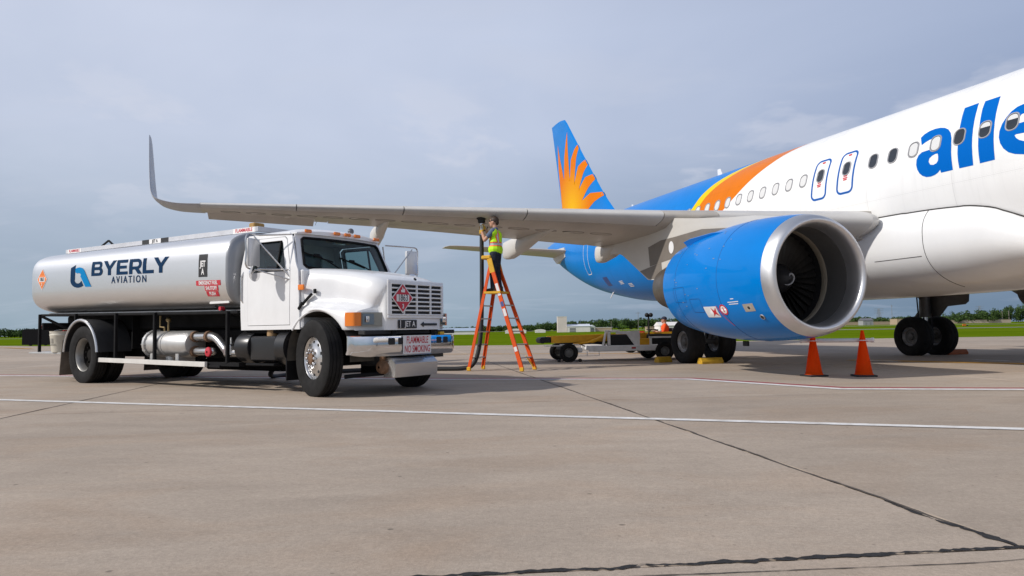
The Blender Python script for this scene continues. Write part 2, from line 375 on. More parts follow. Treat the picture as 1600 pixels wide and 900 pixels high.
# ragged sealant in the joints
def ragged(name, a, b, w, z, m, jit=0.4, step=0.06, parent=apron, wfn=None):
    a, b = Vector(a), Vector(b); L = (b-a).length; d = (b-a)/L; nn = Vector((-d.y, d.x)); k = int(L/step); vs = []; fs = []
    for i in range(k+1):
        s = i/k; p = a+d*(L*s); ww = w*(wfn(s) if wfn else 1)
        wob = noise.noise((p.x*1.7, p.y*1.7, 3.0))*w*0.9
        e0 = ww*(0.5+jit*noise.noise((p.x*9, p.y*9, 1.0))+jit*0.6*noise.noise((p.x*31, p.y*31, 4.0))); e1 = ww*(0.5+jit*noise.noise((p.x*9, p.y*9, 7.0))+jit*0.6*noise.noise((p.x*31, p.y*31, 9.0)))
        for q in (p+nn*(wob+e0), p+nn*(wob-e1)): vs.append((q.x, q.y, z))
        if i: n0 = len(vs); fs.append((n0-4, n0-3, n0-1, n0-2))
    me = bpy.data.meshes.new(name); me.from_pydata(vs, [], fs); me.materials.append(m); return link(name, me, parent)
def jl(i, b0, b1): return slab_pt(i*SA, b0), slab_pt(i*SA, b1)
ragged('joint_seal', *jl(0, 0.02, 9.5), 0.020, 0.002, M_joint, 0.45)
ragged('joint_seal', slab_pt(0, 0), slab_pt(-0.03, 0.85), 0.05, 0.003, M_tar, 0.8, 0.02, wfn=lambda s: 1-s*0.8)
ragged('joint_seal', *jl(0, 9.5, 22), 0.024, 0.002, M_joint, 0.3, 0.2)
ragged('joint_seal', *jl(-1, 3.0, 17), 0.022, 0.002, M_joint, 0.3, 0.1)
ragged('joint_seal', slab_pt(-6.5, 0), slab_pt(0.0, 0), 0.030, 0.004, M_tar, 0.85, 0.012)
ragged('joint_seal', slab_pt(0.0, -0.005), slab_pt(2.2, 0), 0.050, 0.004, M_tar, 0.7, 0.02)
ragged('joint_seal', slab_pt(-14, SB), slab_pt(12, SB), 0.010, 0.002, M_joint, 0.5, 0.1)
ragged('surface_crack', slab_pt(-2.2, -0.10), slab_pt(-0.35, -0.16), 0.006, 0.003, M_joint, 0.9, 0.02)
ragged('surface_crack', slab_pt(-0.35, -0.16), slab_pt(1.2, -0.07), 0.005, 0.003, M_joint, 0.9, 0.02)
# paint
def stripe(name, pts, w, z, m, off=0.0):
    """painted line of width w along pts, pushed sideways by off"""
    P = [Vector(p) for p in pts]; L = []; R = []
    for i, p in enumerate(P):
        d0 = (P[i]-P[i-1]).normalized() if i else (P[1]-P[0]).normalized(); d1 = (P[i+1]-P[i]).normalized() if i < len(P)-1 else d0
        d = (d0+d1).normalized(); nn = Vector((-d.y, d.x))/max(0.3, d.dot(d0)); L.append(p+nn*(off+w/2)); R.append(p+nn*(off-w/2))
    vs = [(q.x, q.y, z) for q in L+R]; k = len(P); me = bpy.data.meshes.new(name); me.from_pydata(vs, [], [(i, k+i, k+i+1, i+1) for i in range(k-1)]); me.materials.append(m)
    return kind(link(name, me), 'structure')
stripe('white_line', [(-24.0, 17.2), (-7.744, 11.035), (-0.021, 8.107), (4.503, 6.486), (11.0, 4.15)], 0.15, 0.006, M_wline)
RP = [(-26.0, 22.4), (-12.56, 17.88), (-1.385, 14.113), (3.195, 13.377), (4.815, 10.743), (7.122, 10.217), (14.0, 8.65)]
RP[3] = (3.15, 13.2)
stripe('safety_line', RP, 0.22, 0.006, M_wline)
stripe('safety_line_edge', RP, 0.18, 0.0065, M_rline, 0.202)
stripe('taxi_line', [(8.9, 19.3), (11.388, 16.45), (16.5, 12.3)], 0.6, 0.006, M_yline)
stripe('taxi_line', [(-9.0, 31.0), (-1.0, 28.2), (2.0, 27.2), (6.5, 25.6)], 0.25, 0.006, M_yline)
stripe('taxi_line', [(-49, 66), (-43, 62), (-36.5, 55.3)], 0.5, 0.006, M_yline)
stripe('gear_mark', [(9.05, 19.25), (9.62, 18.2)], 0.30, 0.0066, M_wline)
stripe('gear_mark', [(11.6, 18.4), (12.0, 17.7)], 0.25, 0.0066, M_wline)
# taxiway and runway strips lying in the grass
kind(sheet('taxiway', [(20, 128), (400, 112), (400, 118), (20, 136)], -0.050, mat('taxiway_concrete', (0.42, 0.40, 0.36), 0.9, var=0.2, vscale=0.2, world_tex=True)), 'structure')
kind(sheet('runway', [(-400, 300), (500, 300), (500, 318), (-400, 318)], -0.050, MATS['taxiway_concrete']), 'structure')
# ================================================================== AIRLINER (local x = metres aft of the nose, y = starboard, z up)
PSI = 0.3196; AC_LOC = Vector((8.6062, 20.3631, 0))+17.71*Vector((sin(PSI), -cos(PSI), 0))
AC = thing('airliner', 'white passenger jet with blue tail, orange sunburst fin and blue engines being refuelled', 'airplane', AC_LOC, pi/2+PSI)
BLUE = (0.0, 0.188, 0.59); ORANGE = (0.66, 0.165, 0.0); YELLOW = (0.76, 0.54, 0.0)
M_white = mat('aircraft_white', (0.80, 0.80, 0.79), 0.32, coat=0.35, var=0.05, vscale=1.3, stretch=(1, 1, 0.5))
M_blue = mat('aircraft_blue', BLUE, 0.35, coat=0.38, spec=0.04, var=0.10, vscale=1.1, stretch=(0.6, 1, 1))
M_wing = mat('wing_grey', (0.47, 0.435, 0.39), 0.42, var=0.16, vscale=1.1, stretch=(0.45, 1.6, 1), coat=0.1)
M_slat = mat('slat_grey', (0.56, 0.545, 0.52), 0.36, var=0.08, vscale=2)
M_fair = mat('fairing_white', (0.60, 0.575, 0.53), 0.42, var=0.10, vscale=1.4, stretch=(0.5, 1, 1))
M_seam = mat('seam_dark', (0.045, 0.042, 0.04), 0.8)
M_lip = mat('inlet_lip_metal', (0.70, 0.70, 0.71), 0.40, metal=0.92, var=0.08, vscale=3)
M_liner = mat('inlet_liner', (0.20, 0.195, 0.19), 0.38, metal=0.55, var=0.1, vscale=4)
M_strip = mat('fan_strip', (0.30, 0.26, 0.20), 0.6)
M_fan = mat('fan_titanium', (0.085, 0.08, 0.075), 0.38, metal=0.8)
M_spin = mat('spinner_black', (0.025, 0.025, 0.027), 0.35)
M_hot = mat('exhaust_metal', (0.20, 0.17, 0.14), 0.42, metal=0.75, var=0.3, vscale=3)
M_tyre = mat('tyre_rubber', (0.014, 0.0135, 0.0135), 0.8, spec=0.25, var=0.35, vscale=6, bump=0.25, bscale=60)
M_rim = mat('wheel_grey', (0.36, 0.36, 0.37), 0.45, metal=0.4, var=0.2, vscale=8)
M_gear = mat('gear_grey', (0.10, 0.095, 0.09), 0.45, var=0.25, vscale=5, metal=0.2)
M_dark = mat('dark_void', (0.012, 0.012, 0.013), 0.7)
M_glassdark = mat('cabin_glass', (0.018, 0.022, 0.028), 0.08, spec=0.7, coat=0.3)
M_shade = mat('window_shade', (0.62, 0.62, 0.61), 0.5)
M_frame = mat('window_frame_alu', (0.46, 0.45, 0.45), 0.35, metal=0.45)
M_txtblue = mat('letter_blue', (0.0, 0.118, 0.47), 0.5, spec=0.04)
M_red = mat('marking_red', (0.55, 0.02, 0.03), 0.5)
M_mwhite = mat('marking_white', (0.75, 0.75, 0.75), 0.5)

def livery():
    m = bpy.data.materials.new('fuselage_livery'); m.use_nodes = True; n, l = m.node_tree.nodes, m.node_tree.links; b = n['Principled BSDF']
    b.inputs['Roughness'].default_value = 0.30; b.inputs['Specular IOR Level'].default_value = 0.05; b.inputs['Coat Weight'].default_value = 0.10; b.inputs['Coat Roughness'].default_value = 0.08
    tcn = n.new('ShaderNodeTexCoord'); sp = n.new('ShaderNodeSeparateXYZ'); l.new(tcn.outputs['Object'], sp.inputs[0])
    def mr(v, a, b_, c, d):
        r = n.new('ShaderNodeMapRange'); l.new(v, r.inputs[0]); [setattr(r.inputs[i+1], 'default_value', x) for i, x in enumerate((a, b_, c, d))]; return r.outputs[0]
    zn = mr(sp.outputs['Z'], 1.8, 6.1, 0, 1); xn = mr(sp.outputs['X'], 14, 32, 0, 1)
    def edge(pts):
        c = n.new('ShaderNodeFloatCurve'); l.new(zn, c.inputs['Value']); cv = c.mapping.curves[0]; q = [((z-1.8)/4.3, (x-14)/18) for x, z in pts]
        while len(cv.points) < len(q): cv.points.new(0.5, 0.5)
        for p, (a, v) in zip(cv.points, sorted(q)): p.location = (a, v)
        c.mapping.update()
        s = n.new('ShaderNodeMath'); s.operation = 'SUBTRACT'; l.new(xn, s.inputs[0]); l.new(c.outputs[0], s.inputs[1])
        return mr(s.outputs[0], -0.0004, 0.0004, 0, 1)
    e1 = edge([(23.6, 1.8), (22.4, 2.5), (21.2, 3.3), (20.1, 3.9), (19.42, 4.3), (18.91, 4.64), (18.33, 5.1), (17.86, 5.43), (17.35, 5.75), (16.6, 6.0), (16.2, 6.1)])
    e2 = edge([(24.4, 1.8), (23.6, 2.5), (22.6, 3.3), (21.75, 3.9), (21.3, 4.3), (20.86, 4.6), (20.40, 5.11), (19.85, 5.46), (19.1, 5.75), (18.0, 6.0), (17.5, 6.1)])
    e3 = edge([(24.8, 1.8), (24.0, 2.5), (23.0, 3.3), (22.15, 3.9), (21.65, 4.3), (21.2, 4.63), (20.75, 5.2), (20.25, 5.52), (19.35, 5.78), (18.05, 6.0), (17.55, 6.1)])
    nz = n.new('ShaderNodeTexNoise'); l.new(tcn.outputs['Object'], nz.inputs['Vector']); nz.inputs['Scale'].default_value = 1.2; nz.inputs['Detail'].default_value = 6
    dirt = mr(nz.outputs['Fac'], 0.3, 0.7, 0.94, 1.02)
    def mth(op, a, b_=0.0):
        q = n.new('ShaderNodeMath'); q.operation = op
        for i, x in enumerate((a, b_)):
            if isinstance(x, (int, float)): q.inputs[i].default_value = x
            else: l.new(x, q.inputs[i])
        return q.outputs[0]
    # skin laps: ring joints every 2.1 m, lengthwise laps, rows of rivets beside them
    ring_ = mth('ABSOLUTE', mth('SUBTRACT', mth('FRACT', mth('DIVIDE', sp.outputs['X'], 2.132)), 0.5)); dirt = mth('MULTIPLY', dirt, mr(ring_, 0.0025, 0.004, 0.84, 1.0))
    for zz_ in (2.45, 3.66, 4.98, 5.62):
        lap = mth('ABSOLUTE', mth('SUBTRACT', sp.outputs['Z'], zz_)); dirt = mth('MULTIPLY', dirt, mr(lap, 0.003, 0.006, 0.86, 1.0))
        riv = mth('MULTIPLY', mth('LESS_THAN', mth('ABSOLUTE', mth('SUBTRACT', lap, 0.03)), 0.005), mth('LESS_THAN', mth('FRACT', mth('MULTIPLY', sp.outputs['X'], 22.0)), 0.35)); dirt = mth('MULTIPLY', dirt, mr(riv, 0, 1, 1.0, 0.90))
    mps = n.new('ShaderNodeMapping'); mps.inputs['Scale'].default_value = (5.0, 1.0, 0.35); l.new(tcn.outputs['Object'], mps.inputs[0]); nzs = n.new('ShaderNodeTexNoise'); l.new(mps.outputs[0], nzs.inputs['Vector']); nzs.inputs['Scale'].default_value = 1.6; nzs.inputs['Detail'].default_value = 7
    dirt = mth('MULTIPLY', dirt, mr(nzs.outputs['Fac'], 0.52, 0.75, 1.0, 0.93))
    prev = (0.80, 0.80, 0.79, 1)
    for e, c in ((e1, ORANGE), (e2, YELLOW), (e3, BLUE)):
        x = n.new('ShaderNodeMix'); x.data_type = 'RGBA'; l.new(e, x.inputs[0])
        if isinstance(prev, tuple): x.inputs[6].default_value = prev
        else: l.new(prev, x.inputs[6])
        x.inputs[7].default_value = (*c, 1); prev = x.outputs[2]
    x = n.new('ShaderNodeMix'); x.data_type = 'RGBA'; x.blend_type = 'MULTIPLY'; x.inputs[0].default_value = 1; l.new(prev, x.inputs[6])
    cc = n.new('ShaderNodeCombineColor'); [l.new(dirt, cc.inputs[i]) for i in range(3)]; l.new(cc.outputs[0], x.inputs[7]); l.new(x.outputs[2], b.inputs['Base Color'])
    # faint skin-panel relief
    br = n.new('ShaderNodeTexNoise'); mp = n.new('ShaderNodeMapping'); mp.inputs['Scale'].default_value = (1.9, 0.6, 0.6); l.new(tcn.outputs['Object'], mp.inputs[0]); l.new(mp.outputs[0], br.inputs['Vector']); br.inputs['Scale'].default_value = 1.0
    bp = n.new('ShaderNodeBump'); bp.inputs['Strength'].default_value = 0.12; bp.inputs['Distance'].default_value = 0.03; l.new(br.outputs['Fac'], bp.inputs['Height']); l.new(bp.outputs[0], b.inputs['Normal'])
    return m
M_livery = livery()

F_T = [(0, 3.2), (0.3, 3.72), (1, 4.28), (1.8, 4.75), (2.6, 5.35), (3.8, 5.82), (5.5, 5.98), (7, 6.0), (26, 6.0), (29, 5.97), (32, 5.88), (35, 5.72), (37, 5.6), (38.2, 5.46)]
F_B = [(0, 3.2), (0.3, 2.8), (1, 2.4), (2, 2.1), (3.5, 1.92), (5.5, 1.86), (7, 1.86), (24, 1.86), (26, 1.93), (28.2, 2.12), (31.8, 2.75), (35.6, 3.95), (37.3, 4.72), (38.2, 5.08)]
F_W = [(0, 0.02), (0.3, 0.5), (1, 0.95), (2, 1.4), (3.5, 1.8), (5.5, 1.96), (7, 1.975), (24, 1.975), (27, 1.9), (30, 1.65), (33, 1.2), (36, 0.66), (38.2, 0.2)]
def fus(x, a, off=0.0, s=1):
    t, b_, w = sinterp(x, F_T), sinterp(x, F_B), sinterp(x, F_W); zc, rz = (t+b_)/2, (t-b_)/2
    return (x, s*(w+off)*cos(a), zc+(rz+off)*sin(a))
def fus_y(x, z, off=0.0):
    t, b_, w = sinterp(x, F_T), sinterp(x, F_B), sinterp(x, F_W); zc, rz = (t+b_)/2, (t-b_)/2
    return w*sqrt(max(0.0, 1-((z-zc)/rz)**2))+off
xs = [0, 0.1, 0.3, 0.6, 1, 1.5, 2, 2.6, 3.2, 4, 5, 6, 7]+[7+0.75*i for i in range(1, 23)]+[24+0.5*i for i in range(0, 29)]+[38.2]
xs = sorted(set(xs)); NA = 72
MB().loft([[fus(x, 2*pi*k/NA) for k in range(NA)] for x in xs]).build('fuselage', M_livery, AC, 50)
b = MB(); b.lathe([(38.15, 0.0), (38.15, 0.13), (38.32, 0.13), (38.32, 0.16), (38.1, 0.17)], (0, 0, 5.27), 'X', 20); b.build('tail_exhaust', M_hot, AC)

# belly fairing
FA = [(9.7, 1.55, 1.95, 2.45), (10.2, 1.84, 1.85, 2.72), (10.6, 1.985, 1.78, 3.08), (11.2, 2.06, 1.70, 3.46), (12.0, 2.085, 1.62, 3.62), (13.5, 2.11, 1.58, 3.68), (16, 2.12, 1.57, 3.68), (18.5, 2.10, 1.60, 3.66), (20, 2.05, 1.70, 3.5), (21.2, 1.98, 1.82, 3.2), (22.2, 1.8, 1.98, 2.9)]
def fair(x, a, off=0.0, s=1):
    w = sinterp(x, [(p[0], p[1]) for p in FA]); zb = sinterp(x, [(p[0], p[2]) for p in FA]); zt = sinterp(x, [(p[0], p[3]) for p in FA]); zc = (zb+zt)/2+0.1
    rz = (zt-zc) if sin(a) > 0 else (zc-zb); e = 2/2.5
    cx, sx = cos(a), sin(a)
    return (x, s*(w+off)*math.copysign(abs(cx)**e, cx), zc+(rz+off)*math.copysign(abs(sx)**e, sx))
b = MB(); b.loft([[fair(9.7+0.25*i, 2*pi*k/64) for k in range(64)] for i in range(51)]); b.build('belly_fairing', M_white, AC, 50)
def ribbon(name, pts, w, m, up_fn=None):
    """thin seam line along 3-D points, lying on the skin"""
    P = [Vector(p) for p in pts]; b = MB()
    b.tube(P, w/2, 4); return b.build(name, m, AC, 0)
ribbon('panel_seam', [fair(12.35, radians(58-a*4), 0.001) for a in range(0, 32)], 0.014, M_seam)
ribbon('panel_seam', [fair(12.45+0.3*i, radians(-17), 0.001) for i in range(0, 5)], 0.014, M_seam)
def fair_edge(x, a0=20, a1=89):
    """height at which the fairing comes out of the fuselage side"""
    best = None
    for i in range(200):
        p = fair(x, radians(a1-(a1-a0)*i/199))
        if p[1] > fus_y(x, p[2])+0.004: best = p; break
    return best
ed = [fair_edge(9.9+0.12*i, -85, 89) for i in range(70)]; ed = [p for p in ed if p and p[2] > 2.45]
ribbon('fairing_seam', [(p[0], p[1]+0.006, p[2]+0.006) for p in ed], 0.028, M_seam)

# cabin windows
WP = [(11.0, True)]
def window(x, shade, z=4.555, w=0.205, h=0.295):
    t, b_ = 6.0, 1.86; a0 = math.asin((z-3.93)/2.07)
    f = lambda u, v, o: fus(x-u, a0+v/2.03, o)
    outer = rrect(w+0.06, h+0.06, 0.115, 5); inner = rrect(w, h, 0.09, 5)
    vs = []; fs = []; n = len(outer); loops = [(outer, 0.002), (rrect(w+0.048, h+0.048, 0.11, 5), 0.013), (rrect(w+0.018, h+0.018, 0.098, 5), 0.013), (inner, -0.004)]
    b = MB(); rings = [[f(u, v, o) for u, v in lp] for lp, o in loops]; b.loft(rings, True, False)
    fr = b.build('window', M_frame, AC, 40)
    # pane, and the blind drawn part of the way down behind it
    vs, fs_ = fill2d([rrect(w+0.004, h+0.004, 0.091, 5)], 0.1); decal('pane', (vs, fs_), lambda u, v: f(u, v, 0.0036), M_glassdark, fr, 1)
    if shade > 0:
        bot = h/2-shade*h; poly = [(u, max(v, bot)) for u, v in rrect(w-0.012, h-0.012, 0.084, 5)]
        decal('window_blind', fill2d([poly], 0.1), lambda u, v: f(u, v, 0.0050), M_shade, fr, 1)
    return fr
SH = {0: 0.35, 1: 0.35, 2: 0.0, 3: 1.0, 4: 1.0, 5: 0.0, 6: 0.0}
for i in range(-4, 7): window(10.515+0.533*i, SH.get(i, 0.3))
for i in range(0, 15): window(15.952+0.533*i, 1.0 if i not in (11, 13) else 0.2)
# over-wing exits
for xe in (14.504, 15.351):
    window(xe, 0.0, 4.56, 0.195, 0.29)
    f = lambda u, v, o=0.003, xe=xe: fus(xe-u, 0.270+v/2.03, o)
    decal('exit_outline', fill2d([rrect(0.52, 1.04, 0.15, 6), rrect(0.42, 0.94, 0.10, 6)], 0.1), f, M_txtblue, AC, 1)
    decal('exit_seam', fill2d([rrect(0.478, 0.998, 0.128, 6), rrect(0.463, 0.983, 0.12, 6)], 0.1), lambda u, v, f=f: f(u, v, 0.0042), M_seam, AC, 1)
    for vv, ww in ((0.425, 0.10), (-0.10, 0.11), (-0.15, 0.14), (-0.19, 0.11)):
        decal('exit_placard', fill2d([rrect(ww, 0.045 if vv > 0 else 0.03, 0.008, 2, 0.0, vv)], 0.1), f, M_red, AC)
# lettering on the side
GL = dict(
A=[(12.526,0.4219),(12.459,0.4538),(12.351,0.4751),(12.219,0.4822),(12.095,0.4751),(11.979,0.4561),(11.881,0.4243),(11.801,0.374),(11.757,0.3141),(11.734,0.2331),(11.72,0.1555),(11.7,0.0788),(11.679,-0.0066),(11.942,-0.0067),(11.962,0.024),(12.014,0.0007),(12.089,-0.0141),(12.18,-0.0202),(12.284,-0.0149),(12.374,0.0054),(12.448,0.0385),(12.501,0.0826),(12.53,0.1313),(12.53,0.184),(12.494,0.2265),(12.418,0.251),(12.281,0.2546),(12.161,0.2572),(12.082,0.2699),(12.064,0.3011),(12.086,0.3378),(12.142,0.366),(12.211,0.3726),(12.292,0.3654),(12.368,0.3517),(12.456,0.3312)],
AH=[(12.231,0.1311),(12.221,0.1621),(12.156,0.1845),(12.084,0.1942),(12.03,0.1917),(12.012,0.1576),(12.013,0.1196),(12.046,0.098),(12.114,0.0889),(12.189,0.0983)],
L1=[(11.683,0.6443),(11.386,0.6523),(11.35,0.5447),(11.319,0.4125),(11.296,0.2913),(11.279,0.1892),(11.257,0.0778),(11.246,-0.0088),(11.54,-0.0065),(11.563,0.0637),(11.581,0.1393),(11.59,0.2278),(11.608,0.3336),(11.631,0.4603),(11.661,0.5686)],
L2=[(11.251,0.6467),(10.943,0.6488),(10.91,0.5403),(10.885,0.4258),(10.862,0.3069),(10.844,0.1949),(10.825,0.0868),(10.812,-0.0046),(11.11,-0.0058),(11.131,0.0754),(11.15,0.1613),(11.168,0.2866),(11.196,0.4208),(11.235,0.5542)],
EO=[(10.373,0.4579),(10.485,0.4466),(10.577,0.4161),(10.652,0.3703),(10.714,0.3107),(10.744,0.2477),(10.743,0.1879),(10.711,0.1312),(10.647,0.0774),(10.552,0.0321),(10.435,0.0031),(10.275,-0.0174),(10.138,-0.0155),(10.023,0.0093),(10.046,0.094),(10.131,0.0825),(10.268,0.0972),(10.35,0.1164),(10.411,0.1422),(10.442,0.1691),(10.415,0.1748),(10.274,0.1702),(10.047,0.1695),(10.016,0.2239),(10.043,0.3087),(10.15,0.4042),(10.262,0.4455)],
EH=[(10.449,0.2754),(10.417,0.3227),(10.358,0.3529),(10.291,0.3585),(10.232,0.3253),(10.231,0.2869),(10.296,0.2727),(10.389,0.2717)])
for parts in (('A', 'AH'), ('L1',), ('L2',), ('EO', 'EH')):
    decal('letter', fill2d([[(-x, a*2.03) for x, a in GL[k]] for k in parts], 0.09), lambda u, v: fus(-u, v/2.03, 0.0022), M_txtblue, AC, 1)
decal('letter', text2d('giant', 1.35, 0.045, 0.15, step=0.12), lambda u, v: fus(8.35-u, 0.21+v/2.03, 0.0022), M_txtblue, AC, 1)

# wing -----------------------------------------------------------------
def w_le(y): return 13.2+0.52*(y-2)
def w_te(y): return 19.35 if y < 6.4 else 19.35+(y-6.4)*0.28
def w_z(y): return 3.17+(y-2)*0.0715
def w_drop(y): return interp(y, [(2, 0.42), (6.4, 0.24), (11.5, 0.07), (16.4, 0.02)])
def w_tc(y): return interp(y, [(2, 0.135), (6.4, 0.118), (16.4, 0.105)])
def airf(c): return 5*(0.2969*sqrt(max(c, 0))-0.126*c-0.3516*c*c+0.2843*c**3-0.1036*c**4)
def wp(y, c, up, s=1, dz=0.0):
    x0, x1 = w_le(y), w_te(y); ch = x1-x0; th = w_tc(y)*ch*airf(c); cam_ = 0.012*ch*sin(pi*c)
    return Vector((x0+ch*c, s*y, w_z(y)-w_drop(y)*c+cam_+(th*0.92 if up else -th*1.05)+dz*c))
def wseg(name, y0, y1, c0, c1, m, s, parent=AC, n=10, ny=None, droop=0.0, gap=0.006):
    ny = ny or max(2, int((y1-y0)/0.7)+1); rings = []
    cs = [c0+(c1-c0)*(0.5-0.5*cos(pi*i/n)) for i in range(n+1)] if c0 > 0 else [c1*(i/n)**2 for i in range(n+1)]
    for j in range(ny+1):
        y = y0+gap+(y1-y0-2*gap)*j/ny; r = []
        dzf = lambda c: -droop*(c-c0)/(c1-c0)
        up = [wp(y, c, True, s)+Vector((0, 0, dzf(c))) for c in cs]; lo = [wp(y, c, False, s)+Vector((0, 0, dzf(c))) for c in reversed(cs)]
        if c0 <= 0: lo = lo[:-1]
        if c1 >= 1: up[-1].z += 0.006; lo[0].z -= 0.006
        rings.append(up+lo)
    b = MB(); b.loft(rings, True, True); return b.build(name, m, parent, 40)
def root_cap(s, w):
    rings = []; mid = None
    for i in range(9):
        a = pi/2*i/8; y = 2.312-0.42*sin(a); k = max(0.02, cos(a)); up = [wp(2.312, 0.100*(j/8)**2, True, s) for j in range(9)]; lo = [wp(2.312, 0.100*(j/8)**2, False, s) for j in range(8, 0, -1)]
        sec = up+lo; c = Vector((wp(2.312, 0.07, True).x, 0, (wp(2.312, 0.07, True).z+wp(2.312, 0.07, False).z)/2))
        rings.append([Vector((c.x+(p.x-c.x)*k, s*y, c.z+(p.z-c.z)*k)) for p in sec])
    b = MB(); b.loft(rings); b.build('root_leading_edge', M_slat, w, 50)
def make_wing(s):
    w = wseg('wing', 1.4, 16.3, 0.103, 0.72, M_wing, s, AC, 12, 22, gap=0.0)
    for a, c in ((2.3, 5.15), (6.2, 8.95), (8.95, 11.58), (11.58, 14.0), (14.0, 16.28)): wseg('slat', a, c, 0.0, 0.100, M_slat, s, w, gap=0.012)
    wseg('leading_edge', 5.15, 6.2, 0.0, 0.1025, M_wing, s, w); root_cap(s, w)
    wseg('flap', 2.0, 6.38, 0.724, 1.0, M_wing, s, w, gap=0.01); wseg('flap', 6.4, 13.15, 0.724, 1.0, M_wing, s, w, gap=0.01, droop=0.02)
    wseg('aileron', 13.5, 16.2, 0.73, 1.0, M_wing, s, w, gap=0.012, droop=0.13); wseg('trailing_edge', 13.15, 13.5, 0.724, 1.0, M_wing, s, w)
    # flap-track fairings
    for y, xf, xt, dz, hw in ((11.75, 19.4, 22.7, 0.30, 0.15), (8.05, 17.3, 21.5, 0.31, 0.165), (5.75, 17.6, 20.0, 0.27, 0.18)):
        rings = []; N = 16
        for i in range(N+1):
            t = i/N; x = lerp(xf, xt, t); gr_ = min(1, t/0.55)**0.75; tail = 1.0 if t < 0.72 else sqrt(max(0.0, 1-((t-0.72)/0.285)**2)); sh = max(0.03, gr_*(0.72+0.28*tail)); wd_ = max(0.02, gr_**0.7*tail**0.9)
            c = min(1.0, (x-w_le(y))/(w_te(y)-w_le(y))); zl = wp(y, c, False).z; dep = dz*1.55*sh; top_ = zl+0.10-0.30*max(0, t-0.8)*dz; bot_ = zl-dep*min(1, 0.1+t*1.1); zc, rz = (top_+bot_)/2, (top_-bot_)/2
            rings.append([(x, s*(y+hw*wd_*math.copysign(abs(cos(2*pi*k/20))**0.75, cos(2*pi*k/20))), zc+rz*math.copysign(abs(sin(2*pi*k/20))**0.85, sin(2*pi*k/20))) for k in range(20)])
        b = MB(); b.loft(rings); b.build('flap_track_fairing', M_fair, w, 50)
    # sharklet
    SP = [(16.27, 4.20, 20.62, 1.56), (16.65, 4.225, 20.82, 1.46), (16.95, 4.262, 20.97, 1.40), (17.24, 4.34, 21.11, 1.33), (17.414, 4.44, 21.22, 1.28), (17.499, 4.60, 21.34, 1.22), (17.554, 4.85, 21.55, 1.14), (17.629, 5.30, 21.95, 1.0), (17.703, 5.80, 22.40, 0.82), (17.765, 6.20, 22.80, 0.64), (17.804, 6.42, 23.05, 0.50), (17.83, 6.52, 23.25, 0.36)]
    PP = crom([(p[0], p[1], p[2]) for p in SP], 4); CH = crom([(p[3], 0, 0) for p in SP], 4); rings = []
    for i, p in enumerate(PP):
        a, c = PP[max(0, i-1)], PP[min(len(PP)-1, i+1)]; t = Vector((0, c.x-a.x, c.y-a.y)).normalized(); nn = Vector((0, -t.z, t.y)); ch = CH[i].x
        if i == 0: nn = Vector((0, 0, 1))
        r = []
        for k in range(11):
            cc = (k/10)**1.6; r.append(Vector((p.z+ch*cc, p.x, p.y))+nn*(0.05*ch*airf(cc)))
        for k in range(9, 0, -1):
            cc = (k/10)**1.6; r.append(Vector((p.z+ch*cc, p.x, p.y))-nn*(0.05*ch*airf(cc)))
        rings.append([(q.x, s*q.y, q.z-0.002) for q in r])
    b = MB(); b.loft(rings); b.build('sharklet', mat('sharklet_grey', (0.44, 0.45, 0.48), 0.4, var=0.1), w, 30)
    b = MB(); b.cyl((19.9, s*13.42, 3.98), (22.0, s*13.42, 3.93), 0.012, 0.004, 6); b.build('static_wick', M_dark, w)
    return w
WS = make_wing(1); WPORT = make_wing(-1)
# underside access panels
for k in range(15):
    y = 6.9+0.62*k; pts = [wp(y+0.24*cos(2*pi*j/28), 0.40+0.13/(w_te(y)-w_le(y))*sin(2*pi*j/28), False)-Vector((0, 0, 0.001)) for j in range(29)]
    b = MB(); b.tube(pts, 0.006, 4); b.build('tank_access_panel', mat('panel_line', (0.20, 0.185, 0.165), 0.7), WS, 0)
for y, c, r in ((9.6, 0.30, 0.10), (7.6, 0.42, 0.13), (12.6, 0.35, 0.09), (15.0, 0.4, 0.09), (14.2, 0.62, 0.08)):
    q = wp(y, c, False); b = MB(); b.lathe([(-0.004, r), (-0.010, r*0.96), (-0.010, 0.001)], (q.x, q.y, q.z+0.002), 'Z', 20); b.build('access_panel', M_fair, WS)

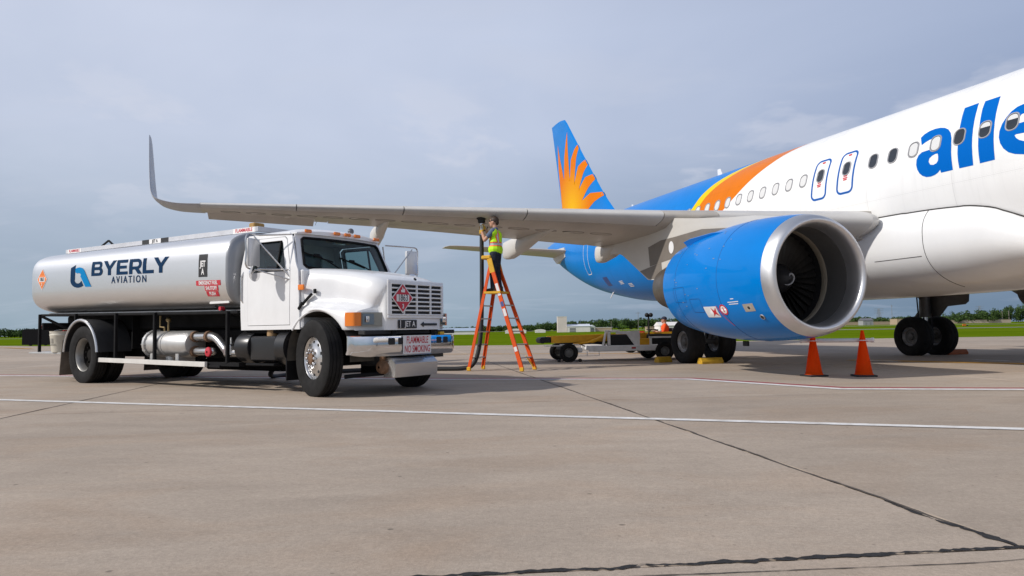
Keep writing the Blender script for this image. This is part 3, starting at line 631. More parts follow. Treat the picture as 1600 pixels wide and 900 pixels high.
# engines --------------------------------------------------------------
EZ = 1.80
NP_ = [(11.42, 1.078), (11.7, 1.108), (12.1, 1.132), (12.5, 1.142), (13.0, 1.135), (13.5, 1.105), (14.0, 1.048), (14.4, 0.985), (14.72, 0.925)]
def nac_r(x): return sinterp(x, [(11.07, 0.95), (11.15, 1.015), (11.28, 1.053)]+NP_)
def make_engine(s):
    yc = 5.75*s; o = (0, yc, EZ)
    b = MB(); b.lathe([(x, nac_r(x)) for x in [11.30+0.155*i for i in range(22)]]+[(14.72, 0.925), (14.70, 0.90), (14.2, 0.88), (14.0, 0.3)], o, 'X', 72)
    e = b.build('engine_nacelle', M_blue, AC, 40)
    b = MB(); b.lathe([(11.298, 1.0573), (11.28, 1.053), (11.17, 1.023), (11.10, 0.985), (11.07, 0.945), (11.075, 0.915), (11.11, 0.885), (11.19, 0.865), (11.30, 0.853), (11.42, 0.850)], o, 'X', 72); b.build('inlet_lip', M_lip, e, 60)
    b = MB(); b.lathe([(11.42, 0.850), (11.7, 0.858), (11.92, 0.872)], o, 'X', 64); b.build('inlet_liner', M_liner, e, 60)
    b = MB(); b.lathe([(11.92, 0.872), (11.925, 0.868), (12.06, 0.872), (12.07, 0.877)], o, 'X', 64); b.build('abradable_strip', M_strip, e, 60)
    b = MB(); b.lathe([(12.07, 0.877), (12.6, 0.88), (12.6, 0.01)], o, 'X', 48); b.build('fan_duct', M_dark, e, 60)
    b = MB(); b.lathe([(11.80, 0.004), (11.86, 0.07), (11.97, 0.17), (12.12, 0.26), (12.3, 0.30), (12.5, 0.30)], o, 'X', 40); sp_ = b.build('spinner', M_spin, e, 60)
    pts = []
    for i in range(26):
        t = i/25; x = 11.83+0.10*t; a = 0.6+t*4.6; r = interp(x, [(11.80, 0.004), (11.86, 0.07), (11.97, 0.17)])+0.003; pts.append((x, yc+r*cos(a), EZ+r*sin(a)))
    b = MB(); b.tube(pts, [0.006+0.016*sin(pi*i/25) for i in range(26)], 6); b.build('spinner_swirl', mat('swirl_grey', (0.32, 0.32, 0.33), 0.6), e)
    bl = MB(); rings = []
    for r, ch, st in ((0.28, 0.17, 0.55), (0.45, 0.19, 0.78), (0.65, 0.21, 0.98), (0.862, 0.22, 1.12)):
        d = Vector((cos(st), sin(st), 0))*ch/2; th = Vector((-sin(st), cos(st), 0))*0.008; c0 = Vector((12.23, 0, r))
        rings.append([c0-d, c0+th, c0+d, c0-th])
    bl.loft(rings); me = bl.mesh('fan_blade', M_fan, 60)
    for k in range(36):
        f = link('fan_blade', me, e); f.location = (0, yc, EZ); f.rotation_euler = (2*pi*k/36, 0, 0)
    b = MB(); b.lathe([(14.0, 0.68), (14.75, 0.67), (15.3, 0.61), (15.8, 0.51), (16.0, 0.46), (16.0, 0.43), (15.5, 0.45)], (0, yc, EZ+0.05), 'X', 40); b.build('core_nozzle', M_hot, e, 50)
    b = MB(); b.lathe([(15.5, 0.28), (15.95, 0.24), (16.3, 0.13), (16.5, 0.01)], (0, yc, EZ+0.05), 'X', 24); b.build('exhaust_plug', M_hot, e, 50)
    # cowl seams
    for x in (12.45, 14.05):
        b = MB(); b.tube([(x, yc+(nac_r(x)+0.0005)*cos(a), EZ+(nac_r(x)+0.0005)*sin(a)) for a in [2*pi*k/64 for k in range(65)]], 0.004, 4); b.build('cowl_seam', mat('seam_blue', (0.004, 0.05, 0.2), 0.6), e, 0)
    # strakes (vortex generators)
    for sd in (1, -1):
        a = radians(56 if sd > 0 else 124); pts = [(12.7, 0.0), (13.3, 0.07), (14.1, 0.13), (14.35, 0.13), (14.3, 0.0)]
        def sf(u, v, t, a=a): rr = nac_r(u)-0.02+v; return (u, yc+rr*cos(a)-t*sin(a), EZ+rr*sin(a)+t*cos(a))
        b = MB(); b.prism(pts, lambda u, v: sf(u, v, 0.012), lambda u, v: sf(u, v, -0.012)); b.build('nacelle_strake', M_blue, e, 0)
    def nf(x, a, off=0.003): r = nac_r(x)+off; return (x, yc+s*r*cos(a), EZ+r*sin(a))
    if s > 0:
        def dn(x0, a0): return lambda u, v: nf(x0-u, radians(a0)+v/1.16)
        D = dn(12.86, -31)
        decal('warning_label', fill2d([rrect(0.42, 0.24, 0.01, 2)], 0.08), D, M_mwhite, e, 1)
        D2 = lambda u, v: nf(12.86-u, radians(-31)+v/1.16, 0.005)
        decal('warning_figure', fill2d([[(0.0, -0.10), (0.05, -0.02), (0.02, 0.10), (0.10, 0.03), (0.18, 0.10), (0.15, 0.0), (0.2, -0.10), (0.10, -0.04)]], 0.08), D2, M_red, e, 1)
        decal('warning_stripe', fill2d([[(0.215, 0.13), (0.235, 0.13), (0.42, -0.34), (0.40, -0.34)]], 0.08), D2, M_red, e, 1)
        C = lambda u, v: nf(12.45-u, radians(-29)+v/1.16, 0.007)
        circ = lambda r: [(r*cos(2*pi*k/24), r*sin(2*pi*k/24)) for k in range(24)]
        decal('warning_disc', fill2d([circ(0.11)], 0.08), lambda u, v: nf(12.45-u, radians(-29)+v/1.16, 0.006), M_mwhite, e, 1)
        decal('warning_ring', fill2d([circ(0.11), circ(0.08)], 0.08), C, M_red, e, 1); decal('warning_bar', fill2d([rrect(0.03, 0.10, 0.01)], 0.08), C, M_red, e, 1)
        for dv, wd in ((0.16, 0.09), (0.10, 0.30), (0.06, 0.26)): decal('stencil_line', fill2d([rrect(wd, 0.016, 0.004, 2, 0, dv)], 0.08), dn(12.1, -27), M_mwhite, e, 1)
        decal('latch_plate', fill2d([rrect(0.26, 0.16, 0.01, 2)], 0.08), dn(11.75, -29), mat('plate_tan', (0.36, 0.32, 0.27), 0.5), e, 1)
        decal('latch_hole', fill2d([circ(0.03)], 0.08), lambda u, v: nf(11.75-u, radians(-29)+v/1.16, 0.006), M_dark, e, 1)
        q = Vector(nf(11.56, radians(-40), 0.0)); nrm = Vector((0, cos(radians(-40)), sin(radians(-40))))
        b = MB(); b.cyl(q, q+nrm*0.012, 0.055, 0.052, 16); b.build('port_ring', M_rim, e); b = MB(); b.cyl(q+nrm*0.008, q+nrm*0.0135, 0.036, 0.036, 12); b.build('port_hole', M_dark, e)
        random.seed(3)
        for k in range(26):
            x = random.uniform(12.3, 14.4); a = radians(random.uniform(-40, 55)); b = MB(); b.prism(rrect(random.uniform(0.02, 0.05), 0.014, 0.004, 1), lambda u, v: nf(x+u, a+v, 0.001), lambda u, v: nf(x+u, a+v, 0.004)); b.build('cowl_fastener', M_rim, e, 0)
        for x0, a0, w_, h_ in ((13.9, -12, 0.5, 0.34), (13.3, -24, 0.4, 0.3)):
            decal('cowl_panel_seam', fill2d([rrect(w_, h_, 0.03), rrect(w_-0.014, h_-0.014, 0.025)], 0.08), dn(x0, a0), MATS['seam_blue'], e, 1)
    b = MB(); b.box((13.2, yc, EZ-1.2), (0.16, 0.05, 0.10), 0.01); b.build('drain_mast', M_dark, e)
    # pylon
    PL = [(11.95, 2.92), (12.6, 3.03), (13.4, 3.13), (14.4, 3.24), (15.3, 3.38), (17.0, 3.30), (19.3, 3.15), (19.5, 2.98), (18.2, 2.88), (17.95, 2.80), (17.1, 2.36), (16.6, 2.08), (15.9, 2.04), (14.9, 2.2), (14.2, 2.5)]
    def pf(t):
        def g(u, v):
            k = interp(u, [(11.95, 0.05), (12.8, 0.20), (14.5, 0.25), (17.5, 0.23), (19.5, 0.10)]); return (u, yc+t*k, v)
        return g
    b = MB(); P2 = [tuple(p) for p in [q[:2] for q in PL]]; b.prism(P2, pf(1), pf(-1)); py = b.build('pylon', M_fair, AC, 20)
    for pl in ([(16.55, 2.86), (15.95, 2.955), (15.3, 2.96), (14.25, 2.99), (13.4, 2.90), (13.9, 2.62), (15.3, 2.50), (16.49, 2.39)], [(17.0, 2.32), (15.95, 2.44), (15.9, 2.06), (16.57, 2.10)]):
        decal('pylon_panel', fill2d([pl], 0.4), lambda u, v: (u, yc+s*(interp(u, [(12.8, 0.20), (14.5, 0.25), (17.5, 0.23), (19.5, 0.10)])+0.004), v), mat('pylon_panel_tan', (0.19, 0.165, 0.14), 0.5, var=0.15), py)
    decal('pylon_disc', fill2d([[(0.09*cos(2*pi*k/20)*1.2, 0.14*sin(2*pi*k/20)) for k in range(20)]]), lambda u, v: (15.47+u, yc+s*0.256, 2.74+v), M_mwhite, py)
    return e
make_engine(1); make_engine(-1)

# landing gear -----------------------------------------------------------
def wheel_mesh(R, W, rr, hubcol=True):
    t = MB(); hb = MB(); h = W/2
    t.lathe([(-h*0.62, rr), (-h*0.86, rr*1.04), (-h, rr+(R-rr)*0.38), (-h*0.98, R*0.88), (-h*0.80, R*0.965), (-h*0.55, R*0.992), (-h*0.50, R*0.978), (-h*0.45, R*0.995), (-h*0.10, R), (-h*0.06, R*0.985), (h*0.06, R*0.985), (h*0.10, R), (h*0.45, R*0.995), (h*0.50, R*0.978), (h*0.55, R*0.992), (h*0.80, R*0.965), (h*0.98, R*0.88), (h, rr+(R-rr)*0.38), (h*0.86, rr*1.04), (h*0.62, rr)], (0, 0, 0), 'Y', 48)
    r = MB(); r.lathe([(-h*0.62, rr*1.001), (-h*0.70, rr*1.0), (-h*0.74, rr*0.94), (-h*0.5, rr*0.84), (-h*0.44, rr*0.78)], (0, 0, 0), 'Y', 32)
    r.lathe([(h*0.62, rr*1.001), (h*0.70, rr*1.0), (h*0.74, rr*0.94), (h*0.5, rr*0.84), (h*0.44, rr*0.78)], (0, 0, 0), 'Y', 32)
    for q in (-1, 1): hb.lathe([(q*h*0.445, rr*0.785), (q*h*0.34, rr*0.60), (q*h*0.40, rr*0.40), (q*h*0.62, rr*0.30), (q*h*0.66, 0.005)], (0, 0, 0), 'Y', 32)
    return t.mesh('tyre', M_tyre, 40), r.mesh('rim', M_rim, 40), hb.mesh('hub', M_gear, 40)
def gear(name, x, y, R, W, rr, sp, top, s):
    b = MB(); b.cyl((x, y, 1.15), (x-0.05, y, top), 0.15, n=18); b.cyl((x, y, 1.12), (x, y, 1.22), 0.18, n=18); g = b.build('landing_gear', M_gear, AC)
    tm, rm, hm = wheel_mesh(R, W, rr)
    for d in (-1, 1):
        w = link('wheel', tm, g); w.location = (x, y+d*sp, R-0.03); r = link('rim', rm, g); r.location = (x, y+d*sp, R-0.03); r = link('hub', hm, g); r.location = (x, y+d*sp, R-0.03)
        nut = MB()
        for k in range(9): a = 2*pi*k/9; nut.cyl((x+rr*0.52*cos(a), y+d*(sp+W*0.10), R-0.03+rr*0.52*sin(a)), (x+rr*0.52*cos(a), y+d*(sp+W*0.21), R-0.03+rr*0.52*sin(a)), 0.014, 0.014, 6)
        nut.build('wheel_bolts', M_gear, g)
    b = MB(); b.cyl((x, y-sp, R-0.03), (x, y+sp, R-0.03), 0.07, n=14); b.build('axle', M_gear, g)
    b = MB(); b.cyl((x, y, R-0.05), (x, y, 1.35), 0.085, n=16); b.build('oleo', mat('oleo_chrome', (0.6, 0.6, 0.6), 0.2, metal=0.9), g)
    b = MB(); b.bar((x+0.10, y, R+0.08), (x+0.42, y, 0.98), 0.12, 0.05); b.bar((x+0.42, y, 0.98), (x+0.14, y, 1.3), 0.12, 0.05); b.build('torque_link', M_gear, g)
    b = MB(); b.cyl((x, y, 1.6), (x-0.05, y-s*1.5, top-0.2), 0.06, n=10); b.build('side_brace', M_gear, g)
    return g
for s in (1, -1):
    g = gear('main', 17.71, 3.795*s, 0.585, 0.40, 0.275, 0.46, 2.9, s)
    b = MB(); b.prism([(17.80, 1.12), (17.38, 1.14), (17.12, 1.42), (16.55, 1.46), (16.44, 1.54), (16.42, 1.74), (16.50, 1.80), (17.80, 2.5)], lambda u, v: (u, s*3.97, v), lambda u, v: (u, s*4.03, v)); b.build('gear_door', M_gear, g, 0)
    b = MB(); b.cyl((17.7, s*3.55, 1.05), (17.75, s*3.55, 1.9), 0.02, n=6); b.cyl((17.62, s*3.98, 0.7), (17.64, s*3.95, 1.9), 0.018, n=6); b.build('brake_line', M_dark, g)
gear('nose', 5.07, 0, 0.38, 0.22, 0.2, 0.25, 2.2, 1)

# tail -------------------------------------------------------------------
def slab_foil(name, stations, m, parent=AC):
    """stations: (le, te, y, z, thickness) with the thickness along z, or along y when vertical"""
    rings = []
    for xl, xt, y, z, tk, vert in stations:
        ch = xt-xl; r = []
        for k in range(13): c = (k/12)**1.5; r.append((xl+ch*c, c, 1))
        for k in range(11, 0, -1): c = (k/12)**1.5; r.append((xl+ch*c, c, -1))
        rings.append([(x, y+sg*tk*airf(c), z) if vert else (x, y, z+sg*tk*airf(c)) for x, c, sg in r])
    b = MB(); b.loft(rings); return b.build(name, m, parent, 50)
FINX = [(29.3, 36.4, 5.6), (30.25, 36.42, 6.2), (30.9, 36.45, 6.75), (31.6, 36.5, 7.41), (33.7, 37.08, 9.6), (35.55, 37.62, 11.6), (35.85, 37.70, 11.86), (36.25, 37.72, 11.93)]
fin = slab_foil('tail_fin', [(a, c, 0, z, 0.40*(1-0.72*(z-5.6)/6.4), True) for a, c, z in FINX], M_blue)
def fin_half(x, z):
    zs = [f[2] for f in FINX]; a = interp(z, [(f[2], f[0]) for f in FINX]); c = interp(z, [(f[2], f[1]) for f in FINX]); q = min(max((x-a)/(c-a), 0.0), 1.0)
    return 0.40*(1-0.72*(z-5.6)/6.4)*airf(q)
def fin_le(z): return interp(z, [(f[2], f[0]) for f in FINX])
def sun_mat():
    m = bpy.data.materials.new('sunburst'); m.use_nodes = True; n, l = m.node_tree.nodes, m.node_tree.links; b = n['Principled BSDF']; b.inputs['Roughness'].default_value = 0.4; b.inputs['Specular IOR Level'].default_value = 0.05
    t = n.new('ShaderNodeTexCoord'); d = n.new('ShaderNodeVectorMath'); d.operation = 'DISTANCE'; l.new(t.outputs['Object'], d.inputs[0]); d.inputs[1].default_value = (34.9, 0, 6.9)
    r = n.new('ShaderNodeValToRGB'); mr = n.new('ShaderNodeMapRange'); l.new(d.outputs['Value'], mr.inputs[0]); mr.inputs[1].default_value = 0.2; mr.inputs[2].default_value = 2.3; l.new(mr.outputs[0], r.inputs[0])
    e = r.color_ramp.elements; e[0].color = (0.78, 0.42, 0.0, 1); e[1].color = (0.68, 0.17, 0.0, 1); l.new(r.outputs[0], b.inputs['Base Color']); return m
FLAME = [(36.35,5.95),(36.42,7.20),(36.62,8.35),(36.80,9.4),(36.806,10.75),(36.487,9.87),(35.98,8.70),(35.834,9.834),(35.423,11.103),(35.304,10.046),(35.10,8.52),(34.908,9.511),(34.471,9.956),(34.10,10.20),(33.98,10.06),(34.225,9.463),(34.46,8.25),(33.982,8.978),(33.20,9.20),(32.90,8.93),(33.352,8.524),(33.88,7.80),(33.11,8.263),(32.30,8.28),(32.10,8.0),(32.764,7.675),(33.50,7.18),(32.533,7.374),(31.38,7.23),(31.25,7.04),(32.075,6.884),(32.743,6.638),(33.0,5.95)]
M_sun = sun_mat()
for s in (1, -1): decal('sunburst', fill2d([FLAME], 0.15), lambda u, v: (max(u, fin_le(v)+0.03), s*(fin_half(max(u, fin_le(v)+0.03), v)+0.006), v), M_sun, fin, 1)
for s in (1, -1):
    st = slab_foil('stabiliser', [(32.9, 36.35, 0.55*s, 4.62, 0.20, False), (33.3, 36.42, 1.1*s, 4.68, 0.18, False), (36.0, 37.55, 5.9*s, 5.12, 0.075, False), (36.35, 37.66, 6.15*s, 5.15, 0.055, False), (36.8, 37.7, 6.24*s, 5.16, 0.03, False)], M_wing)
    b = MB(); b.prism([(33.4, 4.38), (35.3, 4.22), (36.3, 4.55), (36.4, 4.80), (35.8, 4.98), (33.6, 4.86)], lambda u, v: (u, s*0.40, v), lambda u, v: (u, s*(fus_y(u, 4.75)+0.05), v)); b.build('stabiliser_fairing', M_fair, st, 30)
# small things on the skin
def blade(x, h, w, name='antenna'):
    b = MB(); b.prism([(x, 5.96), (x+w, 5.96), (x+w*1.05, 5.96+h), (x+w*0.55, 5.96+h)], lambda u, v: (u, 0.015, v), lambda u, v: (u, -0.015, v)); b.build(name, M_mwhite, AC, 0)
blade(22.0, 0.36, 0.34); blade(28.45, 0.2, 0.2); blade(9.5, 0.3, 0.3)
decal('aft_door_outline', fill2d([rrect(0.62, 1.55, 0.12, 5), rrect(0.56, 1.49, 0.10, 5)], 0.1), lambda u, v: (29.9-u, fus_y(29.9-u, 4.02+v, 0.004), 4.02+v), M_mwhite, AC, 1)
decal('outflow_panel', fill2d([rrect(0.55, 0.36, 0.03, 3)], 0.1), lambda u, v: (28.3-u, fus_y(28.3-u, 2.85+v, 0.004), 2.85+v), mat('panel_deep_blue', (0.006, 0.04, 0.2), 0.4), AC, 1)
for x0, z0 in ((26.9, 2.72), (26.2, 2.58)):
    for dv in (0.05, 0.0, -0.05): decal('stencil_line', fill2d([rrect(0.36, 0.026, 0.005, 2, 0, dv)], 0.1), lambda u, v: (x0-u, fus_y(x0-u, z0+v, 0.004), z0+v), M_mwhite, AC, 1)
q = fus(28.9, radians(-62)); b = MB(); b.cyl((q[0], q[1], q[2]+0.02), (q[0]+0.2, q[1]+0.05, q[2]-0.24), 0.03, 0.015, 8); b.build('drain_mast', M_mwhite, AC)
# ================================================================== TANK TRUCK (local x forward from the front axle, y left, z up)
TR = thing('tank_truck', 'white fuel tanker truck with silver tank parked under the wing', 'truck', (-2.3185, 11.6864, 0), -0.6073)
M_cab = mat('truck_white', (0.78, 0.78, 0.78), 0.30, coat=0.35, var=0.09, vscale=2.2, stretch=(1, 1, 0.6))
M_tank = mat('tank_silver', (0.84, 0.835, 0.83), 0.34, metal=0.93, var=0.10, vscale=1.2, stretch=(0.5, 1, 1.6))
M_tankhead = mat('tank_head_shaded', (0.30, 0.31, 0.33), 0.36, metal=0.5, var=0.12, vscale=1.2)  # shade on the head facing away from the sun is put into its grey
M_black = mat('chassis_black', (0.010, 0.010, 0.011), 0.75, spec=0.15, var=0.3, vscale=5)
M_blackgl = mat('black_gloss', (0.015, 0.015, 0.016), 0.3, var=0.2, vscale=4)
M_alu = mat('bare_aluminium', (0.62, 0.61, 0.59), 0.38, metal=0.7, var=0.16, vscale=5)
M_chrome = mat('chrome', (0.74, 0.74, 0.75), 0.10, metal=1.0, var=0.08, vscale=5)
M_steel = mat('polished_steel', (0.66, 0.65, 0.64), 0.22, metal=0.9, var=0.15, vscale=6)
M_rust = mat('rusty_cast', (0.20, 0.11, 0.06), 0.8, var=0.5, vscale=14, bump=0.4)
M_amber = mat('amber_lens', (0.75, 0.19, 0.01), 0.2, coat=0.5)
M_redlens = mat('red_lens', (0.42, 0.01, 0.012), 0.2, coat=0.5)
M_lens = mat('clear_lens', (0.62, 0.64, 0.64), 0.08, metal=0.4, coat=0.6)
M_int = mat('cab_interior', (0.10, 0.105, 0.11), 0.8, var=0.3, vscale=4)
M_seat = mat('seat_vinyl', (0.05, 0.05, 0.055), 0.6)
M_winglass = glass('windshield_glass', (0.62, 0.78, 0.76), 0.02, 0.30); M_sideglass = glass('side_glass', (0.35, 0.45, 0.46), 0.02, 0.34)
M_navy = mat('letter_navy', (0.002, 0.028, 0.080), 0.6, spec=0.08); M_cyan = mat('letter_cyan', (0.0, 0.20, 0.47), 0.6, spec=0.08)
M_signred = mat('sign_red', (0.50, 0.022, 0.04), 0.5); M_signwhite = mat('sign_white', (0.72, 0.71, 0.70), 0.5); M_signblack = mat('sign_black', (0.012, 0.012, 0.013), 0.5); M_signorange = mat('sign_orange', (0.72, 0.17, 0.01), 0.5)
M_bucket = mat('bucket_cream', (0.62, 0.58, 0.48), 0.5, var=0.18, vscale=6); M_flap = mat('mudflap_tan', (0.17, 0.14, 0.11), 0.85, var=0.4, vscale=5)
def tb(name, b, m, parent=TR, smooth=35): return b.build(name, m, parent, smooth)

# chassis
b = MB(); [b.box((-4.15, s*0.43, 0.88), (10.3, 0.09, 0.26), 0.01) for s in (1, -1)]; b.box((-6.87, 0, 0.66), (0.35, 1.5, 0.30), 0.06); b.box((0, 0, 0.50), (0.18, 1.7, 0.14), 0.03)
b.box((-2.0, 0, 0.72), (3.6, 0.5, 0.24), 0.05); b.cyl((-5.0, 0, 0.6), (-1.5, 0, 0.75), 0.06)
[b.box((x, 0, 0.9), (0.1, 0.84, 0.2)) for x in (-8.9, -7.8, -5.8, -4.4, -3.0, -1.2, 0.5)]
b.box((-5.4, 0, 1.22), (7.4, 1.0, 0.34), 0.03); chassis = tb('chassis', b, M_black)
b = MB(); b.box((-5.4, 0.62, 0.95), (6.6, 0.10, 0.72), 0.01); tb('side_panel', b, M_black, chassis)
b = MB(); b.box((-4.2, 0.82, 0.34), (2.6, 0.5, 0.26), 0.08); b.box((-2.6, 0.75, 0.55), (0.7, 0.5, 0.4), 0.1); tb('underbody_tank', b, M_black, chassis)

# tank
TX0, TX1 = -9.40, -1.98
def tz(x): return 2.055+(-x-5.5)*0.016
def tprof(a, k=1.0, off=0.0):
    e = 2/3.8; c, s_ = cos(a), sin(a); return ((1.20*k+off)*math.copysign(abs(c)**e, c), (0.675*k+off)*math.copysign(abs(s_)**e, s_))
NT = 72; rings = []
rear = [(0.0, 0.78), (0.012, 0.86), (0.04, 0.915), (0.09, 0.955), (0.16, 0.982), (0.26, 0.996), (0.40, 1.0)]
st = [(TX0+d, k) for d, k in rear]+[(TX0+0.4+(TX1-0.08-TX0-0.4)*i/30, 1.0) for i in range(1, 30)]
for x, k in st+[(TX1-0.075, 1.0)]:
    rings.append([(x, p[0], tz(x)+p[1]) for p in [tprof(2*pi*i/NT, k) for i in range(NT)]])
b = MB(); b.loft(rings); tank = tb('tank', b, M_tank, TR, 50)
b = MB(); b.loft([[(TX1-d, p[0], tz(TX1)+p[1]) for p in [tprof(2*pi*i/NT, k) for i in range(NT)]] for d, k in [(0.074, 1.0005), (0.045, 0.996), (0.018, 0.978), (0.0, 0.945), (-0.015, 0.88), (-0.04, 0.6), (-0.05, 0.2)]]); tb('tank_head', b, M_tankhead, tank, 50)
def tside(x, z, off=0.004):
    q = min(0.999, abs((z-tz(x))/0.675)); return -(1.20*(1-q**3.8)**(1/3.8)+off)
def tmap(x0, z0, off=0.004): return lambda u, v: (x0+u, tside(x0+u, z0+v+(-u)*0.030, off), z0+v+(-u)*0.030)
# lower skirt flange and black support frame
b = MB(); b.box((-5.6, -0.84, 1.392), (7.1, 0.06, 0.03), 0.008, (0, 0.016, 0)); b.box((-5.6, 0.84, 1.392), (7.1, 0.06, 0.03), 0.008, (0, 0.016, 0)); tb('tank_flange', b, M_alu, tank)
b = MB(); b.box((-5.55, -0.55, 1.352), (7.2, 0.98, 0.05), 0.01, (0, 0.016, 0)); b.box((-5.55, 0.55, 1.352), (7.2, 0.98, 0.05), 0.01, (0, 0.016, 0)); tb('support_deck', b, M_black, chassis)
for x, z0 in ((-9.1, 0.60), (-7.45, 1.25), (-5.82, 0.48), (-4.42, 0.48), (-2.19, 0.45)):
    b = MB(); b.box((x, -1.06, (z0+1.37-(x+5.5)*0.016)/2), (0.055, 0.055, 1.37-(x+5.5)*0.016-z0), 0.006); tb('frame_post', b, M_black)
    b = MB(); b.box((x, 1.06, (z0+1.37-(x+5.5)*0.016)/2), (0.055, 0.055, 1.37-(x+5.5)*0.016-z0), 0.006); tb('frame_post', b, M_black)
b = MB(); b.bar((-9.1, -1.06, 1.40), (-8.6, -0.6, 1.05), 0.05); b.box((-9.0, 0, 1.16), (0.08, 2.1, 0.16), 0.01); tb('rear_brace', b, M_black, chassis)
b = MB(); b.box((-8.65, 0, 0.585), (1.5, 2.3, 0.04), 0.006); tb('rear_step', b, M_alu)
b = MB(); b.box((-8.3, 0.1, 0.95), (1.0, 1.25, 0.62), 0.02); tb('rear_cabinet', b, M_black)
b = MB(); b.box((-8.36, -0.86, 0.86), (0.10, 0.14, 0.42), 0.03); tb('tail_lamp', b, M_redlens); b = MB(); b.ball((-9.2, -0.95, 1.16), 0.05); tb('marker_lamp', b, M_redlens)
b = MB(); b.box((-4.5, -1.13, 0.452), (3.62, 0.05, 0.085), 0.004, (0, 0.010, 0)); tb('side_step_rail', b, mat('rail_white', (0.66, 0.64, 0.60), 0.5, var=0.15, vscale=4))
b = MB(); b.box((-4.3, -1.0, 0.42), (3.9, 0.2, 0.04), 0.004, (0, 0.010, 0)); b.box((-2.3, -1.02, 0.44), (0.9, 0.12, 0.06)); tb('side_step', b, M_black)
b = MB(); b.bar((-2.55, -1.06, 1.42), (-2.19, -0.75, 1.15), 0.03); tb('frame_brace', b, M_black, chassis)
b = MB(); [b.box((x, 0, 1.02), (0.03, 1.3, 0.7)) for x in (-6.0,)]; b.box((-4.9, -0.30, 0.93), (5.6, 0.06, 0.86)); b.box((-3.7, 0.1, 0.75), (2.6, 0.7, 0.5)); tb('dark_fill_panel', b, M_black, chassis)  # black panels added to fill the open underside of the tank with shadow dark

# top rail, manholes, beacon
b = MB(); b.box((-5.45, -0.62, 2.775), (6.9, 0.05, 0.088), 0.006, (0, 0.016, 0)); b.box((-5.45, 0.62, 2.775), (6.9, 0.05, 0.088), 0.006, (0, 0.016, 0)); b.box((-2.0, 0, 2.72), (0.05, 1.28, 0.09), 0.006); b.box((-8.9, 0, 2.83), (0.05, 1.28, 0.09), 0.006)
rail = tb('rollover_rail', b, mat('rail_paint', (0.52, 0.53, 0.56), 0.5, var=0.15), tank)
b = MB(); b.lathe([(0, 0.30), (0.16, 0.30), (0.18, 0.26), (0.2, 0.0)], (-7.4, 0, 2.74), 'Z', 24); b.bar((-7.9, -0.4, 2.86), (-7.4, -0.45, 2.98), 0.03); b.bar((-7.4, -0.45, 2.98), (-7.1, -0.5, 2.86), 0.03); tb('manhole', b, M_black, tank)
b = MB(); b.lathe([(0, 0.28), (0.12, 0.28), (0.14, 0.0)], (-4.0, 0, 2.68), 'Z', 24); tb('manhole', b, M_alu, tank)
b = MB(); b.box((-2.2, -0.50, 2.80), (0.16, 0.22, 0.10), 0.02); tb('top_fitting', b, mat('fitting_ochre', (0.45, 0.26, 0.07), 0.6, var=0.3, vscale=8), tank)
def railmap(x0, z0): return lambda u, v: (x0+u, -0.6475, z0+v-u*0.016)
decal('rail_sign', fill2d([rrect(0.62, 0.088, 0.004, 1)]), railmap(-8.5, 2.823), M_signwhite, tank); decal('rail_text', text2d('FLAMMABLE', 0.085, 0.002, sx=1.05), lambda u, v: (-8.5+u, -0.6495, 2.823+v-u*0.016), M_signred, tank)
decal('rail_sign', fill2d([rrect(0.62, 0.088, 0.004, 1)]), railmap(-2.36, 2.726), M_signwhite, tank); decal('rail_text', text2d('FLAMMABLE', 0.085, 0.002, sx=1.05), lambda u, v: (-2.36+u, -0.6495, 2.726+v-u*0.016), M_signred, tank)
decal('rail_sign', fill2d([rrect(0.95, 0.09, 0.004, 1)]), railmap(-5.2, 2.771), M_signblack, tank); decal('rail_patch', fill2d([rrect(0.42, 0.09, 0.002, 1)]), lambda u, v: (-5.2+u, -0.6495, 2.771+v-u*0.016), M_signwhite, tank)
decal('rail_text', text2d('JET A', 0.085, 0.003), lambda u, v: (-5.2+u, -0.6515, 2.771+v-u*0.016), M_signblack, tank)

# side lettering on the tank
def arc(cx, cy, r, a0, a1, n=10, ry=None): return [(cx+r*cos(radians(lerp(a0, a1, i/n))), cy+(ry or r)*sin(radians(lerp(a0, a1, i/n)))) for i in range(n+1)]
CHR = {}
CHR['B'] = (0.99, [[(0, 0), (0.68, 0)]+arc(0.76, 0.29, 0.29, -90, 60, 8)+arc(0.70, 0.73, 0.27, -30, 90, 8)+[(0, 1.0)], [(0.27, 0.20), (0.70, 0.20)]+arc(0.70, 0.30, 0.10, -90, 90, 6)+[(0.27, 0.40)], [(0.27, 0.61), (0.66, 0.61)]+arc(0.66, 0.705, 0.095, -90, 90, 6)+[(0.27, 0.80)]])
CHR['Y'] = (1.10, [[(0.43, 0), (0.70, 0), (0.70, 0.40), (1.15, 1.0), (0.84, 1.0), (0.575, 0.62), (0.30, 1.0), (-0.02, 1.0), (0.43, 0.40)]])
CHR['E'] = (0.98, [[(0, 0), (0.95, 0), (0.95, 0.21), (0.27, 0.21), (0.27, 0.40), (0.86, 0.40), (0.86, 0.60), (0.27, 0.60), (0.27, 0.79), (0.93, 0.79), (0.93, 1.0), (0, 1.0)]])
CHR['R'] = (1.02, [[(0, 0), (0.27, 0), (0.27, 0.30), (0.50, 0.30), (0.74, 0), (1.06, 0), (0.79, 0.34)]+arc(0.68, 0.655, 0.345, -60, 90, 9)+[(0, 1.0)], [(0.27, 0.50), (0.66, 0.50)]+arc(0.66, 0.645, 0.145, -90, 90, 6)+[(0.27, 0.79)]])
CHR['L'] = (0.76, [[(0, 0), (0.88, 0), (0.88, 0.22), (0.27, 0.22), (0.27, 1.0), (0, 1.0)]])
u0 = -6.53; hgt = 0.285; wd = 0.428
